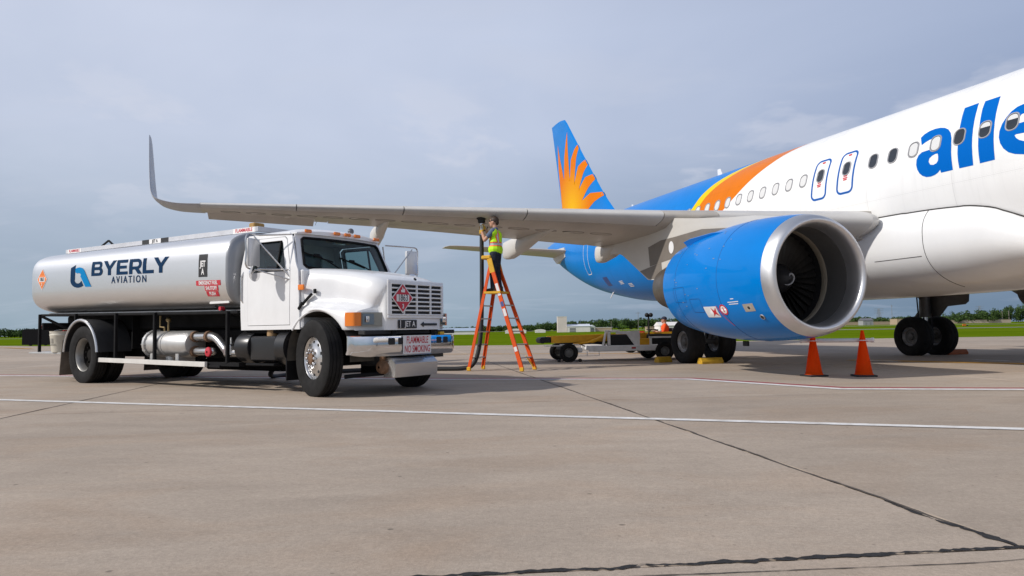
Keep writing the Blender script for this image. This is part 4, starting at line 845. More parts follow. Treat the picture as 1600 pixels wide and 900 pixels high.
for ch in 'BYERLY':
    adv, outl = CHR[ch]
    decal('tank_letter', fill2d([[(x*wd, y*hgt) for x, y in p] for p in outl], 0.07), lambda u, v, u0=u0: tmap(-5.1, 2.085)(u0+5.1+u, v), M_navy, tank, 1); u0 += (adv+0.10)*wd
decal('tank_text', text2d('AVIATION', 0.185, 0.003, sx=1.12, spacing=1.42, step=0.08), lambda u, v: tmap(-5.10, 1.985)(u, v), M_navy, tank, 1)
# round monogram
ring = arc(0.30, 0.27, 0.29, 178, 345, 16)
bpoly = [(0.0, 0.85), (0.18, 1.0), (0.18, 0.30)]+list(reversed(arc(0.30, 0.29, 0.14, 180, 330, 10)))[::-1]+[(0.55, 0.2)]+list(reversed(arc(0.31, 0.29, 0.31, 180, 335, 14)))
bpoly = [(0.02, 0.86), (0.22, 0.99), (0.22, 0.34)]+arc(0.36, 0.31, 0.15, 180, 350, 10)+[(0.60, 0.05)]+arc(0.36, 0.31, 0.34, -45, -180, 14)
apoly = [(0.24, 0.66), (0.24, 0.82)]+arc(0.40, 0.60, 0.27, 120, 20, 8)+[(0.95, 0.0), (0.70, 0.0), (0.47, 0.48)]+arc(0.38, 0.50, 0.12, 10, 120, 6)
MS = (0.94, 0.46)
decal('logo_mark', fill2d([[(x*MS[0], y*MS[1]) for x, y in bpoly]], 0.07), lambda u, v: tmap(-7.42, 1.945)(u, v), M_navy, tank, 1)
decal('logo_mark', fill2d([[(x*MS[0], y*MS[1]) for x, y in apoly]], 0.07), lambda u, v: tmap(-7.42, 1.945, 0.006)(u, v), M_cyan, tank, 1)
# placards on the tank side
def dia(r): return [(r, 0), (0, r), (-r, 0), (0, -r)]
decal('hazard_placard', fill2d([dia(0.235)], 0.1), tmap(-8.69, 2.17), M_signwhite, tank, 1); decal('hazard_placard_face', fill2d([dia(0.215)], 0.1), tmap(-8.69, 2.17, 0.006), M_signorange, tank, 1)
decal('placard_band', fill2d([rrect(0.26, 0.10, 0.005, 1)], 0.1), tmap(-8.69, 2.17, 0.008), M_signwhite, tank, 1); decal('placard_text', text2d('1863', 0.11, 0.003, sx=0.9), tmap(-8.69, 2.17, 0.010), M_signblack, tank)
decal('placard_text', text2d('3', 0.09, 0.003), tmap(-8.69, 2.06, 0.010), M_signwhite, tank)
decal('jet_sign', fill2d([rrect(0.25, 0.385, 0.004, 1)], 0.08), tmap(-2.69, 2.10), M_signblack, tank, 1)
decal('jet_sign_text', text2d('JET\nA', 0.14, 0.005, sx=0.80, line=0.95), tmap(-2.69, 2.06, 0.007), M_signwhite, tank)
for k, (tx, w_, dx) in enumerate((('EMERGENCY FUEL', 0.70, 0), ('SHUTOFF', 0.38, 0.08), ('PUSH', 0.34, 0.08))):
    decal('shutoff_sign', fill2d([rrect(w_, 0.086, 0.004, 1)], 0.08), tmap(-2.54+dx, 1.80-0.092*k), M_signred, tank, 1); decal('shutoff_text', text2d(tx, 0.082, 0.0025, sx=0.80 if k == 0 else 0.9), tmap(-2.54+dx, 1.80-0.092*k, 0.007), M_signwhite, tank)
b = MB(); b.box((-2.42, -1.06, 1.47), (0.55, 0.02, 0.035), 0.004); tb('valve_tag', b, M_signwhite); b = MB(); b.cyl((-2.42, -1.06, 1.37), (-2.42, -0.98, 1.37), 0.035); tb('shutoff_button', b, M_signred)

# wheels
def truck_wheel(R, W, rr, kind_):
    h = W/2; t = MB()
    t.lathe([(-h*0.60, rr), (-h*0.80, rr*1.03), (-h*0.98, rr+(R-rr)*0.35), (-h*1.0, rr+(R-rr)*0.60), (-h*0.93, R*0.93), (-h*0.86, R*0.972), (-h*0.80, R*0.99), (-h*0.46, R*0.998), (-h*0.44, R*0.975), (-h*0.40, R*0.975), (-h*0.38, R*0.999), (-h*0.06, R), (-h*0.04, R*0.977), (h*0.04, R*0.977), (h*0.06, R), (h*0.38, R*0.999), (h*0.40, R*0.975), (h*0.44, R*0.975), (h*0.46, R*0.998), (h*0.80, R*0.99), (h*0.86, R*0.972), (h*0.93, R*0.93), (h*1.0, rr+(R-rr)*0.60), (h*0.98, rr+(R-rr)*0.35), (h*0.80, rr*1.03), (h*0.60, rr)], (0, 0, 0), 'Y', 64)
    r = MB(); r2 = MB()
    if kind_ == 'front':   # outer face towards -y
        r.lathe([(h*0.6, rr*1.0), (h*0.3, rr*0.93), (-h*0.30, rr*0.90), (-h*0.58, rr*0.93), (-h*0.70, rr*0.985), (-h*0.66, rr*1.005), (-h*0.60, rr*1.0)], (0, 0, 0), 'Y', 48)
        r.lathe([(-h*0.36, rr*0.91), (-h*0.52, rr*0.84), (-h*0.60, rr*0.70), (-h*0.74, rr*0.50), (-h*0.86, rr*0.44), (-h*0.88, rr*0.30), (-h*0.55, rr*0.27)], (0, 0, 0), 'Y', 48)
        for k in range(10):
            a = 2*pi*k/10; ca, sa = cos(a), sin(a)
            r2.cyl((rr*0.76*ca, -h*0.555, rr*0.76*sa), (rr*0.76*ca, -h*0.60, rr*0.76*sa), 0.024, 0.024, 12)
        hub = MB(); hub.lathe([(-h*0.55, rr*0.27), (-h*1.05, rr*0.25), (-h*1.12, rr*0.18), (-h*1.12, 0.0)], (0, 0, 0), 'Y', 24)
        nuts = MB()
        for k in range(10):
            a = 2*pi*(k+0.5)/10; ca, sa = cos(a), sin(a); nuts.tube([(rr*0.40*ca, -h*0.82, rr*0.40*sa), (rr*0.40*ca, -h*1.10, rr*0.40*sa), (rr*0.40*ca, -h*1.18, rr*0.40*sa)], [0.026, 0.024, 0.012], 8)
        return t.mesh('wheel', M_tyre, 40), [('rim', r.mesh('rim', M_steel, 40)), ('rim_holes', r2.mesh('rim_holes', M_dark, 0)), ('hub', hub.mesh('hub', M_rust, 40)), ('lug_nuts', nuts.mesh('lug_nuts', M_chrome, 40))]
    r.lathe([(-h*0.60, rr*1.0), (-h*0.70, rr*0.995), (-h*0.62, rr*0.95), (-h*0.3, rr*0.88), (h*0.25, rr*0.84)], (0, 0, 0), 'Y', 48)
    r2.lathe([(h*0.25, rr*0.85), (h*0.55, rr*0.78), (h*0.75, rr*0.45), (h*0.5, rr*0.36), (h*0.15, rr*0.30), (h*0.12, 0.0)], (0, 0, 0), 'Y', 36)
    for k in range(10): a = 2*pi*k/10; r2.cyl((rr*0.55*cos(a), h*0.7, rr*0.55*sin(a)), (rr*0.55*cos(a), h*0.22, rr*0.55*sin(a)), 0.02, 0.02, 6)
    return t.mesh('wheel', M_tyre, 40), [('rim', r.mesh('rim', mat('rim_steel_grey', (0.30, 0.29, 0.27), 0.4, metal=0.6, var=0.25, vscale=6), 40)), ('hub', r2.mesh('hub', mat('hub_dark', (0.012, 0.011, 0.010), 0.8, spec=0.1), 40))]
RT = 0.575
FWM = truck_wheel(RT, 0.265, 0.315, 'front'); RWM = truck_wheel(RT, 0.28, 0.335, 'rear')
def put_wheel(W, x, y, rz, flip=False, inner=False):
    w = link('wheel', W[0], TR); w.location = (x, y, RT-0.012); w.rotation_euler = (0, 0.3, rz+(pi if flip else 0))
    if not inner:
        for n_, m_ in W[1]: link(n_, m_, w)
    return w
put_wheel(FWM, 0, -1.0, radians(-15)); put_wheel(FWM, 0, 1.0, radians(-15), True)
put_wheel(RWM, -6.87, -1.07, 0); put_wheel(RWM, -6.87, -0.74, 0, False, True); put_wheel(RWM, -6.87, 1.07, 0, True); put_wheel(RWM, -6.87, 0.74, 0, True, True)
# rear fenders and mud flaps
for s in (-1, 1):
    rr_ = 0.70; rings = []
    for k in range(17):
        a = radians(4+172*k/16); rings.append([(-6.87+q*cos(a), s*y, 0.575+q*sin(a)) for q, y in ((rr_, 1.24), (rr_, 0.56), (rr_-0.02, 0.56), (rr_-0.02, 1.215), (rr_-0.05, 1.215), (rr_-0.05, 1.24))])
    b = MB(); b.loft(rings); fn_ = tb('rear_fender', b, mat('fender_dark', (0.05, 0.05, 0.052), 0.4, metal=0.2, var=0.3))
    b = MB(); b.tube([(-6.87+0.685*cos(radians(4+172*k/24)), s*1.235, 0.575+0.685*sin(radians(4+172*k/24))) for k in range(25)], 0.028, 8); tb('fender_trim', b, mat('fender_steel', (0.62, 0.62, 0.62), 0.25, metal=0.7, var=0.15), fn_)
    b = MB(); b.prism([(0.56, 0.14), (1.22, 0.14), (1.2, 0.86), (0.56, 0.86)], lambda u, v: (-7.70-0.10*(0.86-v), s*u, v), lambda u, v: (-7.72-0.10*(0.86-v), s*u, v)); tb('mud_flap', b, M_flap, TR, 0)
# filter vessel and pipework
b = MB(); fy = -0.80
b.lathe([(-5.02, 0.0), (-5.0, 0.17), (-4.93, 0.22), (-4.86, 0.235), (-4.86, 0.27), (-4.80, 0.27), (-4.80, 0.24), (-4.30, 0.24), (-4.30, 0.25), (-4.27, 0.25), (-4.27, 0.24), (-3.62, 0.24), (-3.54, 0.20), (-3.50, 0.0)], (0, fy, 0.77), 'X', 36); vessel = tb('filter_vessel', b, M_alu)
b = MB()
for k in range(14): a = 2*pi*k/14; b.cyl((-4.88, fy+0.255*cos(a), 0.77+0.255*sin(a)), (-4.78, fy+0.255*cos(a), 0.77+0.255*sin(a)), 0.016, n=6)
b.box((-5.06, fy, 0.77), (0.06, 0.22, 0.03)); b.box((-5.09, fy, 0.77), (0.03, 0.03, 0.22)); tb('flange_bolts', b, M_steel, vessel)
b = MB(); [b.box((x, fy, 0.53), (0.10, 0.34, 0.14), 0.01) for x in (-4.7, -3.85)]; b.cyl((-4.3, fy, 0.46), (-4.3, fy, 0.6), 0.10, n=18); tb('vessel_foot', b, M_alu, vessel)
b = MB(); b.tube([(-3.56, fy-0.02, 0.90), (-3.1, fy-0.02, 0.90)], 0.075, 16); b.tube(crom([(-3.1, fy-0.02, 0.90), (-2.95, fy-0.02, 0.895), (-2.78, fy-0.02, 0.82), (-2.55, fy-0.02, 0.64)], 5), 0.075, 16); tb('pipe', b, M_steel)
b = MB(); b.tube([(-3.56, fy-0.02, 0.64), (-3.0, fy-0.02, 0.64)], 0.07, 16); b.ball((-2.98, fy-0.02, 0.64), 0.07); tb('pipe', b, M_steel)
b = MB(); [b.cyl((x, fy-0.02, z), (x+0.06, fy-0.02, z), 0.098, n=16) for x, z in ((-3.54, 0.90), (-3.12, 0.90), (-3.54, 0.64))]; tb('pipe_coupling', b, M_rust)
b = MB(); b.tube([(-4.55, fy, 1.0), (-4.55, fy, 1.08), (-4.7, fy, 1.09), (-4.7, fy, 1.30)], 0.018, 8); b.tube([(-4.42, fy, 1.0), (-4.42, fy, 1.2)], 0.02, 8); b.ball((-4.42, fy, 1.22), 0.05); tb('gauge_pipe', b, mat('brass', (0.32, 0.24, 0.12), 0.4, metal=0.7))
b = MB(); b.lathe([(0, 0.02), (0.01, 0.075), (0.03, 0.085), (0.05, 0.075), (0.055, 0.0)], (-2.78, -1.06, 0.64), 'Y', 20); tb('valve_wheel', b, M_signred)
b = MB(); b.box((-2.47, fy, 0.66), (0.20, 0.22, 0.22), 0.04); b.cyl((-2.4, fy, 0.62), (-1.95, fy, 0.62), 0.07); b.cyl((-2.47, fy, 0.76), (-2.47, fy, 0.88), 0.02); b.box((-2.2, fy, 0.70), (0.12, 0.2, 0.2), 0.03); tb('valve_block', b, M_steel)
# black side tanks beneath the cab
b = MB(); b.lathe([(-1.98, 0.0), (-1.98, 0.22), (-1.94, 0.26), (-1.62, 0.26), (-1.60, 0.25), (-1.58, 0.0)], (0, -0.85, 0.72), 'X', 28); tb('air_tank', b, M_blackgl)
b = MB(); b.box((-1.27, -0.86, 0.70), (0.66, 0.40, 0.40), 0.06, None, 3); tb('battery_box', b, M_blackgl); b = MB(); b.box((-1.3, -0.98, 0.45), (0.72, 0.22, 0.035), 0.008); tb('cab_step', b, M_black)
b = MB(); b.lathe([(-0.98, 0.0), (-0.98, 0.24), (-0.95, 0.29), (-0.72, 0.29), (-0.70, 0.0)], (0, -0.80, 0.72), 'X', 28); tb('air_tank', b, M_blackgl)
b = MB(); b.cyl((-1.22, -0.9, 0.88), (-1.22, -0.9, 1.0), 0.09, n=14); tb('filter_can', b, mat('filter_tan', (0.35, 0.22, 0.10), 0.6)); b = MB(); b.box((-1.2, 0, 0.97), (1.3, 1.9, 0.06), 0.01); tb('cab_floor', b, M_black)

# cab -------------------------------------------------------------------
def cw(z): return interp(z, [(0.95, 1.0), (1.3, 1.02), (1.95, 1.02), (2.5, 0.90), (2.7, 0.86)])
XR, XF = -1.86, -0.40
def side(s, off=0.0): return lambda u, v: (u, s*(cw(v)+off), v)
def wsx(z): return interp(z, [(1.0, -0.40), (1.94, -0.46), (2.50, -0.70), (2.62, -0.80)])   # A-pillar line
CO = [(XR, 1.0), (-0.40, 1.0), (-0.40, 1.5), (-0.42, 1.90), (-0.50, 2.03), (-0.70, 2.46), (-0.78, 2.52), (XR+0.05, 2.54), (XR, 2.50)]
DO = [(-1.68, 1.065), (-0.62, 1.065), (-0.60, 1.90), (-0.61, 1.98), (-0.80, 2.42), (-0.86, 2.46), (-1.60, 2.47), (-1.68, 2.42)]
DI = [(x+(0.008 if x < -1.1 else -0.008), z+(0.008 if z < 1.5 else -0.008)) for x, z in DO]
WO = [(-1.58, 1.92), (-0.74, 1.90), (-0.73, 1.98), (-0.885, 2.36), (-0.92, 2.40), (-1.55, 2.41), (-1.58, 2.38)]
for s in (-1, 1):
    panel('cab_side', CO, [DO], side(s), -0.03 if s < 0 else 0.03, M_cab, TR, 0.2)
    d = panel('door', DI, [WO], side(s, 0.004), -0.03, M_cab, TR, 0.2)
    decal('door_glass', fill2d([[(x*1.0, z) for x, z in WO]], 0.25), side(s, -0.014), M_sideglass, d)
    b = MB(); b.tube([(x, s*(cw(z)+0.004), z) for x, z in WO+[WO[0]]], 0.014, 6); tb('window_seal', b, M_black, d); b = MB(); b.bar((-0.97, s*1.02, 1.92), (-0.97, s*0.93, 2.40), 0.025, 0.025); tb('quarter_window_bar', b, M_black, d)
    b = MB(); b.box((-1.60, s*1.03, 1.50), (0.06, 0.012, 0.20), 0.004); tb('door_handle', b, M_steel, d); b = MB(); b.box((-1.60, s*1.04, 1.53), (0.035, 0.01, 0.11), 0.003); tb('handle_grip', b, M_dark, d)
    b = MB(); b.cyl((-0.70, s*1.02, 1.85), (-0.70, s*1.035, 1.85), 0.018, n=12); tb('door_lock', b, M_black, d)
    b = MB(); b.tube([(-1.79, s*1.03, 1.95), (-1.82, s*1.07, 1.85), (-1.82, s*1.07, 1.5), (-1.78, s*1.03, 1.42)], 0.014, 8); tb('grab_rail', b, M_steel)
def back(u, v): return (XR, u, v)
panel('cab_back', [(-1.0, 1.0), (1.0, 1.0), (1.02, 1.95), (0.90, 2.5), (0.8, 2.56), (-0.8, 2.56), (-0.90, 2.5), (-1.02, 1.95)], [rrect(1.25, 0.42, 0.08, 4, 0.0, 2.15)], back, 0.04, M_cab, TR, 0.4)
decal('rear_window', fill2d([rrect(1.25, 0.42, 0.08, 4, 0.0, 2.15)]), lambda u, v: (XR+0.02, u, v), M_winglass, TR)
# windshield wall: bowed in plan
def front(u, v, off=0.0): z = v; return (wsx(z)+0.16*(1-(u/0.95)**2)*interp(z, [(1.9, 1.0), (2.6, 0.7)])+off, u, z)
FW = [(-0.995, 1.86), (0.995, 1.86), (1.0, 1.96), (0.905, 2.46), (0.88, 2.53), (-0.88, 2.53), (-0.905, 2.46), (-1.0, 1.96)]
WS_ = [(-0.86, 1.955), (-0.7, 1.935), (0.7, 1.935), (0.86, 1.955), (0.895, 2.0), (0.82, 2.405), (0.77, 2.44), (-0.77, 2.44), (-0.82, 2.405), (-0.895, 2.0)]
panel('windshield_frame', FW, [WS_], front, 0.03, M_cab, TR, 0.12)
decal('windshield', fill2d([WS_], 0.12), lambda u, v: front(u, v, -0.004), M_winglass, TR, 1)
b = MB(); b.tube([Vector(front(u, v, 0.004)) for u, v in [p for a_, c_ in zip(WS_, WS_[1:]+WS_[:1]) for p in [(lerp(a_[0], c_[0], k/5), lerp(a_[1], c_[1], k/5)) for k in range(5)]]+[WS_[0]]], 0.022, 6); tb('windshield_seal', b, M_black)
# roof cap
rings = []
for i in range(13):
    t = i/12; x = lerp(XR-0.02, -0.66, t); ring = []
    for k in range(25):
        y = lerp(-1, 1, k/24); yy = math.copysign(abs(y)**0.8, y)*0.895; xx = x+(0.145*(1-(yy/0.95)**2)*t**4)
        e = min(1.0, (1-abs(y))/0.16, (1-t)/0.10+0.0, t/0.08+0.0); crown = 0.045*(1-y*y)+0.052*sin(max(0.0, e)*pi/2)
        ring.append((xx, yy, 2.522+crown))
    rings.append(ring)
b = MB(); b.loft(rings, False, False); bot = [[(p[0], p[1], 2.50) for p in r] for r in rings]; b.loft(bot, False, False)
edge = [r[0] for r in rings]+[p for p in rings[-1][1:]]+[r[-1] for r in reversed(rings[:-1])]+list(reversed(rings[0][1:-1]))
b.loft([edge, [(p[0], p[1], 2.50) for p in edge]], True, False); tb('roof', b, M_cab, TR, 45)
for y in (-0.74, -0.22, 0.0, 0.22, 0.74):
    x = -0.66+0.145*(1-(y/0.95)**2)
    b = MB(); b.box((x+0.045, y, 2.545), (0.04, 0.13, 0.055), 0.012, (0, -0.3, 0)); tb('marker_light', b, M_amber)
b = MB(); b.ball((-0.85, 0.42, 2.68), 0.055, (1, 1, 1)); b.cyl((-0.85, 0.42, 2.56), (-0.85, 0.42, 2.66), 0.03); tb('roof_beacon', b, mat('beacon_dark', (0.1, 0.1, 0.11), 0.2, coat=0.5))
# interior
b = MB(); b.box((-0.72, 0, 1.72), (0.42, 1.85, 0.36), 0.08); tb('dashboard', b, M_int)
for y in (-0.45, 0.45):
    b = MB(); b.box((-1.45, y, 1.45), (0.5, 0.5, 0.16), 0.05); b.box((-1.70, y, 1.75), (0.14, 0.48, 0.62), 0.05); tb('seat', b, M_seat)
b = MB(); b.lathe([(0.0, 0.2), (0.012, 0.215), (0.0, 0.23), (-0.012, 0.215), (0.0, 0.2)], (0, 0, 0), 'Z', 24); b.bar((-0.2, 0, 0), (0.2, 0, 0), 0.03); b.bar((0, 0, 0), (0.02, 0, -0.3), 0.03)
sw = tb('steering_wheel', b, M_black); sw.location = (-0.98, 0.45, 1.88); sw.rotation_euler = (0, -0.6, 0)
b = MB(); b.box((-0.62, -0.05, 2.42), (0.02, 0.26, 0.07), 0.02); tb('rearview_mirror', b, M_lens)
# wipers
for y0, y1, z1 in ((-0.30, -0.66, 2.16), (0.42, -0.02, 2.10)):
    P = [Vector(front(y0, 1.94, 0.03)), Vector(front((y0+y1)/2, (1.94+z1)/2, 0.045)), Vector(front(y1, z1, 0.03))]
    b = MB(); b.tube(P, 0.010, 6); q = P[2]; d0 = Vector(front(y1-0.22, z1+0.04, 0.02)); d1 = Vector(front(y1+0.26, z1-0.10, 0.02)); b.bar(d0, d1, 0.022, 0.02); b.box(tuple(q), (0.03, 0.12, 0.04), 0.01); tb('wiper', b, M_black)

# hood with flared fenders ------------------------------------------------
ZH = [(0.0, 1.955), (0.3, 1.92), (0.6, 1.86), (0.8, 1.80), (0.92, 1.75), (1.0, 1.70)]
def arch(x, R_=0.70): return 0.575+sqrt(max(0, R_*R_-(x-0.0)**2)) if abs(x) < R_ else 0.0
def hood_ring(t):
    """half profile from the fender lip to the hood centre at station t (0 cowl, 1 nose)"""
    zh = sinterp(t, ZH); yh = interp(t, [(0, 0.955), (0.10, 0.93), (0.45, 0.80), (0.8, 0.735), (1, 0.70)])
    def X(xf): return lerp(-0.39, xf, t)
    xo = X(0.70); zl = max(arch(xo), interp(xo, [(-0.45, 1.0), (0.55, 0.98)])); zf = interp(t, [(0, 1.42), (0.2, 1.36), (0.36, 1.345), (0.55, 1.335), (0.75, 1.30), (1, 1.24)])
    yo = interp(t, [(0, 1.012), (0.25, 1.06), (0.6, 1.07), (0.9, 1.05), (1, 1.0)])
    zl = min(zl, zf-0.05)
    if t < 0.001: zf = 1.5
    P = [(X(0.70), yo-0.03, zl), (X(0.70), yo, zl+0.004), (X(0.71), yo-0.005, lerp(zl, zf, 0.5)), (X(0.735), yo-0.05, zf-0.02), (X(0.77), lerp(yo, yh, 0.45), zf+0.025), (X(0.83), yh+0.045, zf+0.075), (X(0.93), yh+0.02, lerp(zf, zh, 0.45)), (X(0.965), yh, zh-0.17), (X(0.99), yh-0.05, zh-0.07), (X(1.005), yh-0.17, zh-0.018), (X(1.015), yh*0.4, zh+0.004), (X(1.015), 0, zh+0.008)]
    k = max(0.0, (t-0.84)/0.16); ins = 0.085*(1-sqrt(max(0.0, 1-k*k)))
    P = [p if i < 5 else (p[0], max(0.0, p[1]-ins*min(1, p[1]/0.3)), p[2]-(ins*0.55 if i > 7 else 0)) for i, p in enumerate(P)]
    return P
rings = []
for i in range(27):
    t = 1-(1-i/26)**1.7; P = [Vector(p) for p in hood_ring(t)]; H_ = crom(P, 3)
    full = [(p.x, -p.y, p.z) for p in H_]+[(p.x, p.y, p.z) for p in reversed(H_[:-1])]; rings.append(full)
b = MB(); b.loft(rings, False, False)
tb('hood', b, M_cab, TR, 60)
# rounded front closing face of the hood (with its headlamp surround)
R1 = rings[-1]; n1 = len(R1); b = MB(); zb_ = 0.965
def drop(p, k):
    x = p[0]+0.028*sin(pi*k)*(1 if k < 0.5 else 1); return (x, p[1]*lerp(1, 0.985, k), lerp(p[2], zb_, k))
rows = [R1]+[[(p[0]+0.03*min(1, k/0.12), p[1]*lerp(1, 0.972, min(1, k/0.12)), lerp(p[2], zb_, k)) for p in R1] for k in (0.02, 0.05, 0.12, 0.3, 0.5, 0.7, 0.9, 1.0)]
b.loft(rows, False, False); tb('hood_front', b, M_cab, TR, 50)
for s in (-1, 1):   # fender inner liner
    rr2 = []
    for k in range(15):
        a = radians(-5+190*k/14); rr2.append([(0.70*cos(a), s*y, 0.575+0.70*sin(a)) for y in (1.03, 0.45)])
    b = MB(); b.loft(rr2, False, False); tb('wheel_arch', b, mat('arch_liner', (0.10, 0.09, 0.075), 0.85, var=0.4, vscale=5))
    b = MB(); b.tube([(0.70*cos(radians(a))*1.005, s*1.035, 0.575+0.70*sin(radians(a))) for a in range(36, 150, 6)], 0.016, 6); tb('arch_lip', b, M_cab)
    b = MB(); b.box((-0.72, s*0.78, 0.52), (0.03, 0.5, 0.62), 0.005); tb('front_mud_flap', b, M_black)
b = MB(); b.box((0.45, 0, 1.1), (0.6, 0.8, 0.7)); b.box((0.25, 0, 0.75), (1.1, 0.8, 0.4)); tb('engine_block', b, M_black)
# firewall/cowl side between door and hood
b = MB(); b.box((-0.47, 0, 1.46), (0.24, 2.026, 0.90), 0.02); tb('cowl_panel', b, M_cab)
# side marker, number, hood latch
b = MB(); b.box((-0.35, -1.045, 1.635), (0.13, 0.03, 0.085), 0.012, None, 2); tb('side_marker', b, M_amber)
decal('fleet_number', text2d('8', 0.12, 0.006), lambda u, v: (-0.44+u, -1.0265, 1.77+v), mat('fleet_dark', (0.16, 0.04, 0.03), 0.5), TR)
b = MB(); b.bar((-0.34, -1.035, 1.37), (-0.18, -0.985, 1.53), 0.035, 0.03); b.box((-0.37, -1.045, 1.35), (0.14, 0.03, 0.05), 0.01, (0, -0.8, 0)); b.box((-0.14, -0.96, 1.57), (0.06, 0.03, 0.07), 0.01); tb('hood_latch', b, M_black)
decal('door_sign', fill2d([rrect(0.06, 0.20, 0.004, 1)]), lambda u, v: (-1.515+u, -1.0275, 1.46+v), M_signwhite, TR)
# grille
GX = 1.064; GC, GW, GH = -0.01, 1.14, 0.46; GZ = 1.42
b = MB(); b.box((GX-0.03, GC, GZ), (0.03, GW, GH), 0.004); grille = tb('grille', b, M_dark)
for k in range(8): b = MB(); b.box((GX-0.002, GC, GZ-GH/2+GH*(k+0.0)/7), (0.035, GW+0.02, 0.024), 0.006); tb('grille_bar', b, M_cab, grille)
for y in (-GW/2, -GW/2+GW*0.245, GC, GW/2-GW*0.235, GW/2): b = MB(); b.box((GX+0.002, y+GC, GZ), (0.036, 0.026, GH+0.02), 0.006); tb('grille_bar', b, M_cab, grille)
b = MB()
for y, w_, z, h_ in ((GC, GW+0.10, GZ+GH/2+0.03, 0.05), (GC, GW+0.10, GZ-GH/2-0.03, 0.05)): b.box((GX-0.012, y, z), (0.030, w_, h_), 0.010)
for y in (-GW/2-0.03, GW/2+0.03): b.box((GX-0.012, GC+y, GZ), (0.029, 0.05, GH+0.02), 0.010)
tb('grille_surround', b, M_cab, grille)
b = MB(); b.box((1.02, 0.0, 1.735), (0.05, 0.03, 0.03), 0.008, (0, 0.6, 0)); tb('hood_emblem', b, M_black)
def fplate(x): return lambda u, v: (x, u, v)
sy, sz = -0.36, 1.435
b = MB(); b.prism([(sy+p, sz+q) for p, q in dia(0.225)], lambda u, v: (GX+0.03, u, v), lambda u, v: (GX+0.036, u, v)); plc = tb('front_placard', b, M_signwhite, TR, 0)
decal('placard_face', fill2d([[(sy+p, sz+q) for p, q in dia(0.205)]]), fplate(GX+0.039), M_signred, plc); decal('placard_band', fill2d([rrect(0.27, 0.105, 0.005, 1, sy, sz)]), fplate(GX+0.0415), M_signwhite, plc)
decal('placard_text', text2d('1863', 0.135, 0.001, sx=0.80), lambda u, v: (GX+0.044, sy+u, sz+v), M_signblack, plc); decal('placard_text', text2d('3', 0.09, 0.003), lambda u, v: (GX+0.044, sy+u, sz-0.125+v), M_signwhite, plc)
decal('placard_flame', fill2d([[(-0.04, 0), (-0.045, 0.04), (-0.02, 0.03), (-0.01, 0.085), (0.015, 0.04), (0.04, 0.06), (0.04, 0.0)]]), lambda u, v: (GX+0.044, sy+u, sz+0.085+v), M_signwhite, plc)
FXP = 1.05
b = MB(); b.box((FXP+0.004, -0.21, 1.05), (0.012, 0.40, 0.125), 0.003); js = tb('jet_plate', b, M_signblack); decal('jet_text', text2d('JET A', 0.115, 0.002, sx=0.85), lambda u, v: (FXP+0.0135, -0.165+u, 1.05+v), M_signwhite, js); decal('jet_bar', fill2d([rrect(0.012, 0.115, 0.002, 1, -0.37, 1.05)]), fplate(FXP+0.0135), M_signwhite, js)
b = MB(); b.prism([(0.08, 1.045), (0.15, 1.085), (0.15, 1.062), (0.46, 1.062), (0.46, 1.028), (0.15, 1.028), (0.15, 1.005)], fplate(FXP-0.001), fplate(FXP+0.008)); tb('arrow_plate', b, M_signblack, TR, 0)
# headlamps with amber corner lenses
def lamp_x(u): return interp(u, [(0.56, 0.945), (0.66, 0.905), (0.80, 0.855), (0.93, 0.815), (1.02, 0.765), (1.048, 0.66), (1.055, 0.58)])
def lamp_part(name, u0, u1, z0, z1, out, m, parent, s, n=8):
    us = [lerp(u0, u1, i/n) for i in range(n+1)]; b = MB()
    ring = lambda d, e: [[(lamp_x(u)+d, s*(u+e), z) for u in us] for z in (z0, z1)]
    f0, f1 = ring(out, 0.012 if u1 > 1.0 else 0.0), ring(-0.06, -0.05 if u1 > 1.0 else 0.0)
    b.loft([f0[0], f0[1], f1[1], f1[0], f0[0]], False, False); b.add([f0[0][0], f0[1][0], f1[1][0], f1[0][0], f0[0][-1], f0[1][-1], f1[1][-1], f1[0][-1]], [(0, 1, 2, 3), (4, 5, 6, 7)])
    return b.build(name, m, parent, 40)
M_bezel = mat('bezel_grey', (0.27, 0.27, 0.24), 0.4)
for s in (-1, 1):
    hl = lamp_part('headlamp', 0.565, 0.925, 1.03, 1.225, 0.012, M_bezel, TR, s)
    lamp_part('lamp_glass', 0.745, 0.915, 1.05, 1.205, 0.020, mat('lamp_glass', (0.25, 0.26, 0.27), 0.08, metal=0.7, coat=0.5), hl, s)
    b = MB(); b.box((lamp_x(0.83)+0.021, s*0.83, 1.125), (0.02, 0.11, 0.09), 0.015, (0, 0, -s*0.3), 2); tb('lamp_reflector', b, M_chrome, hl)
    lamp_part('turn_signal', 0.928, 1.052, 1.03, 1.225, 0.016, M_amber, hl, s, 10)
# bumper, chrome, swept ends
def bump_x(y): return 1.06-0.08*(abs(y)/1.0)**2-0.22*max(0, (abs(y)-0.85)/0.32)**2
rings = []
for k in range(41):
    y = -1.14+2.30*k/40; x = bump_x(y); zb2 = 0.585+0.05*max(0, (abs(y)-0.9)/0.3)**2
    rings.append([(x-0.015, y, 0.885), (x+0.008, y, 0.875), (x+0.018, y, 0.84), (x+0.018, y, 0.68), (x+0.005, y, 0.62), (x-0.03, y, zb2), (x-0.045, y, zb2+0.01), (x-0.02, y, 0.68), (x-0.02, y, 0.86), (x-0.03, y, 0.88)])
b = MB(); b.loft(rings); bumper = tb('bumper', b, M_chrome, TR, 40)
for y in (-0.55, -0.36, 0.50, 0.68): b = MB(); b.prism(rrect(0.13, 0.10, 0.02, 3, y, 0.80), lambda u, v: (bump_x(u)+0.0195, u, v), lambda u, v: (bump_x(u)+0.004, u, v)); tb('tow_slot', b, M_dark, bumper, 0)
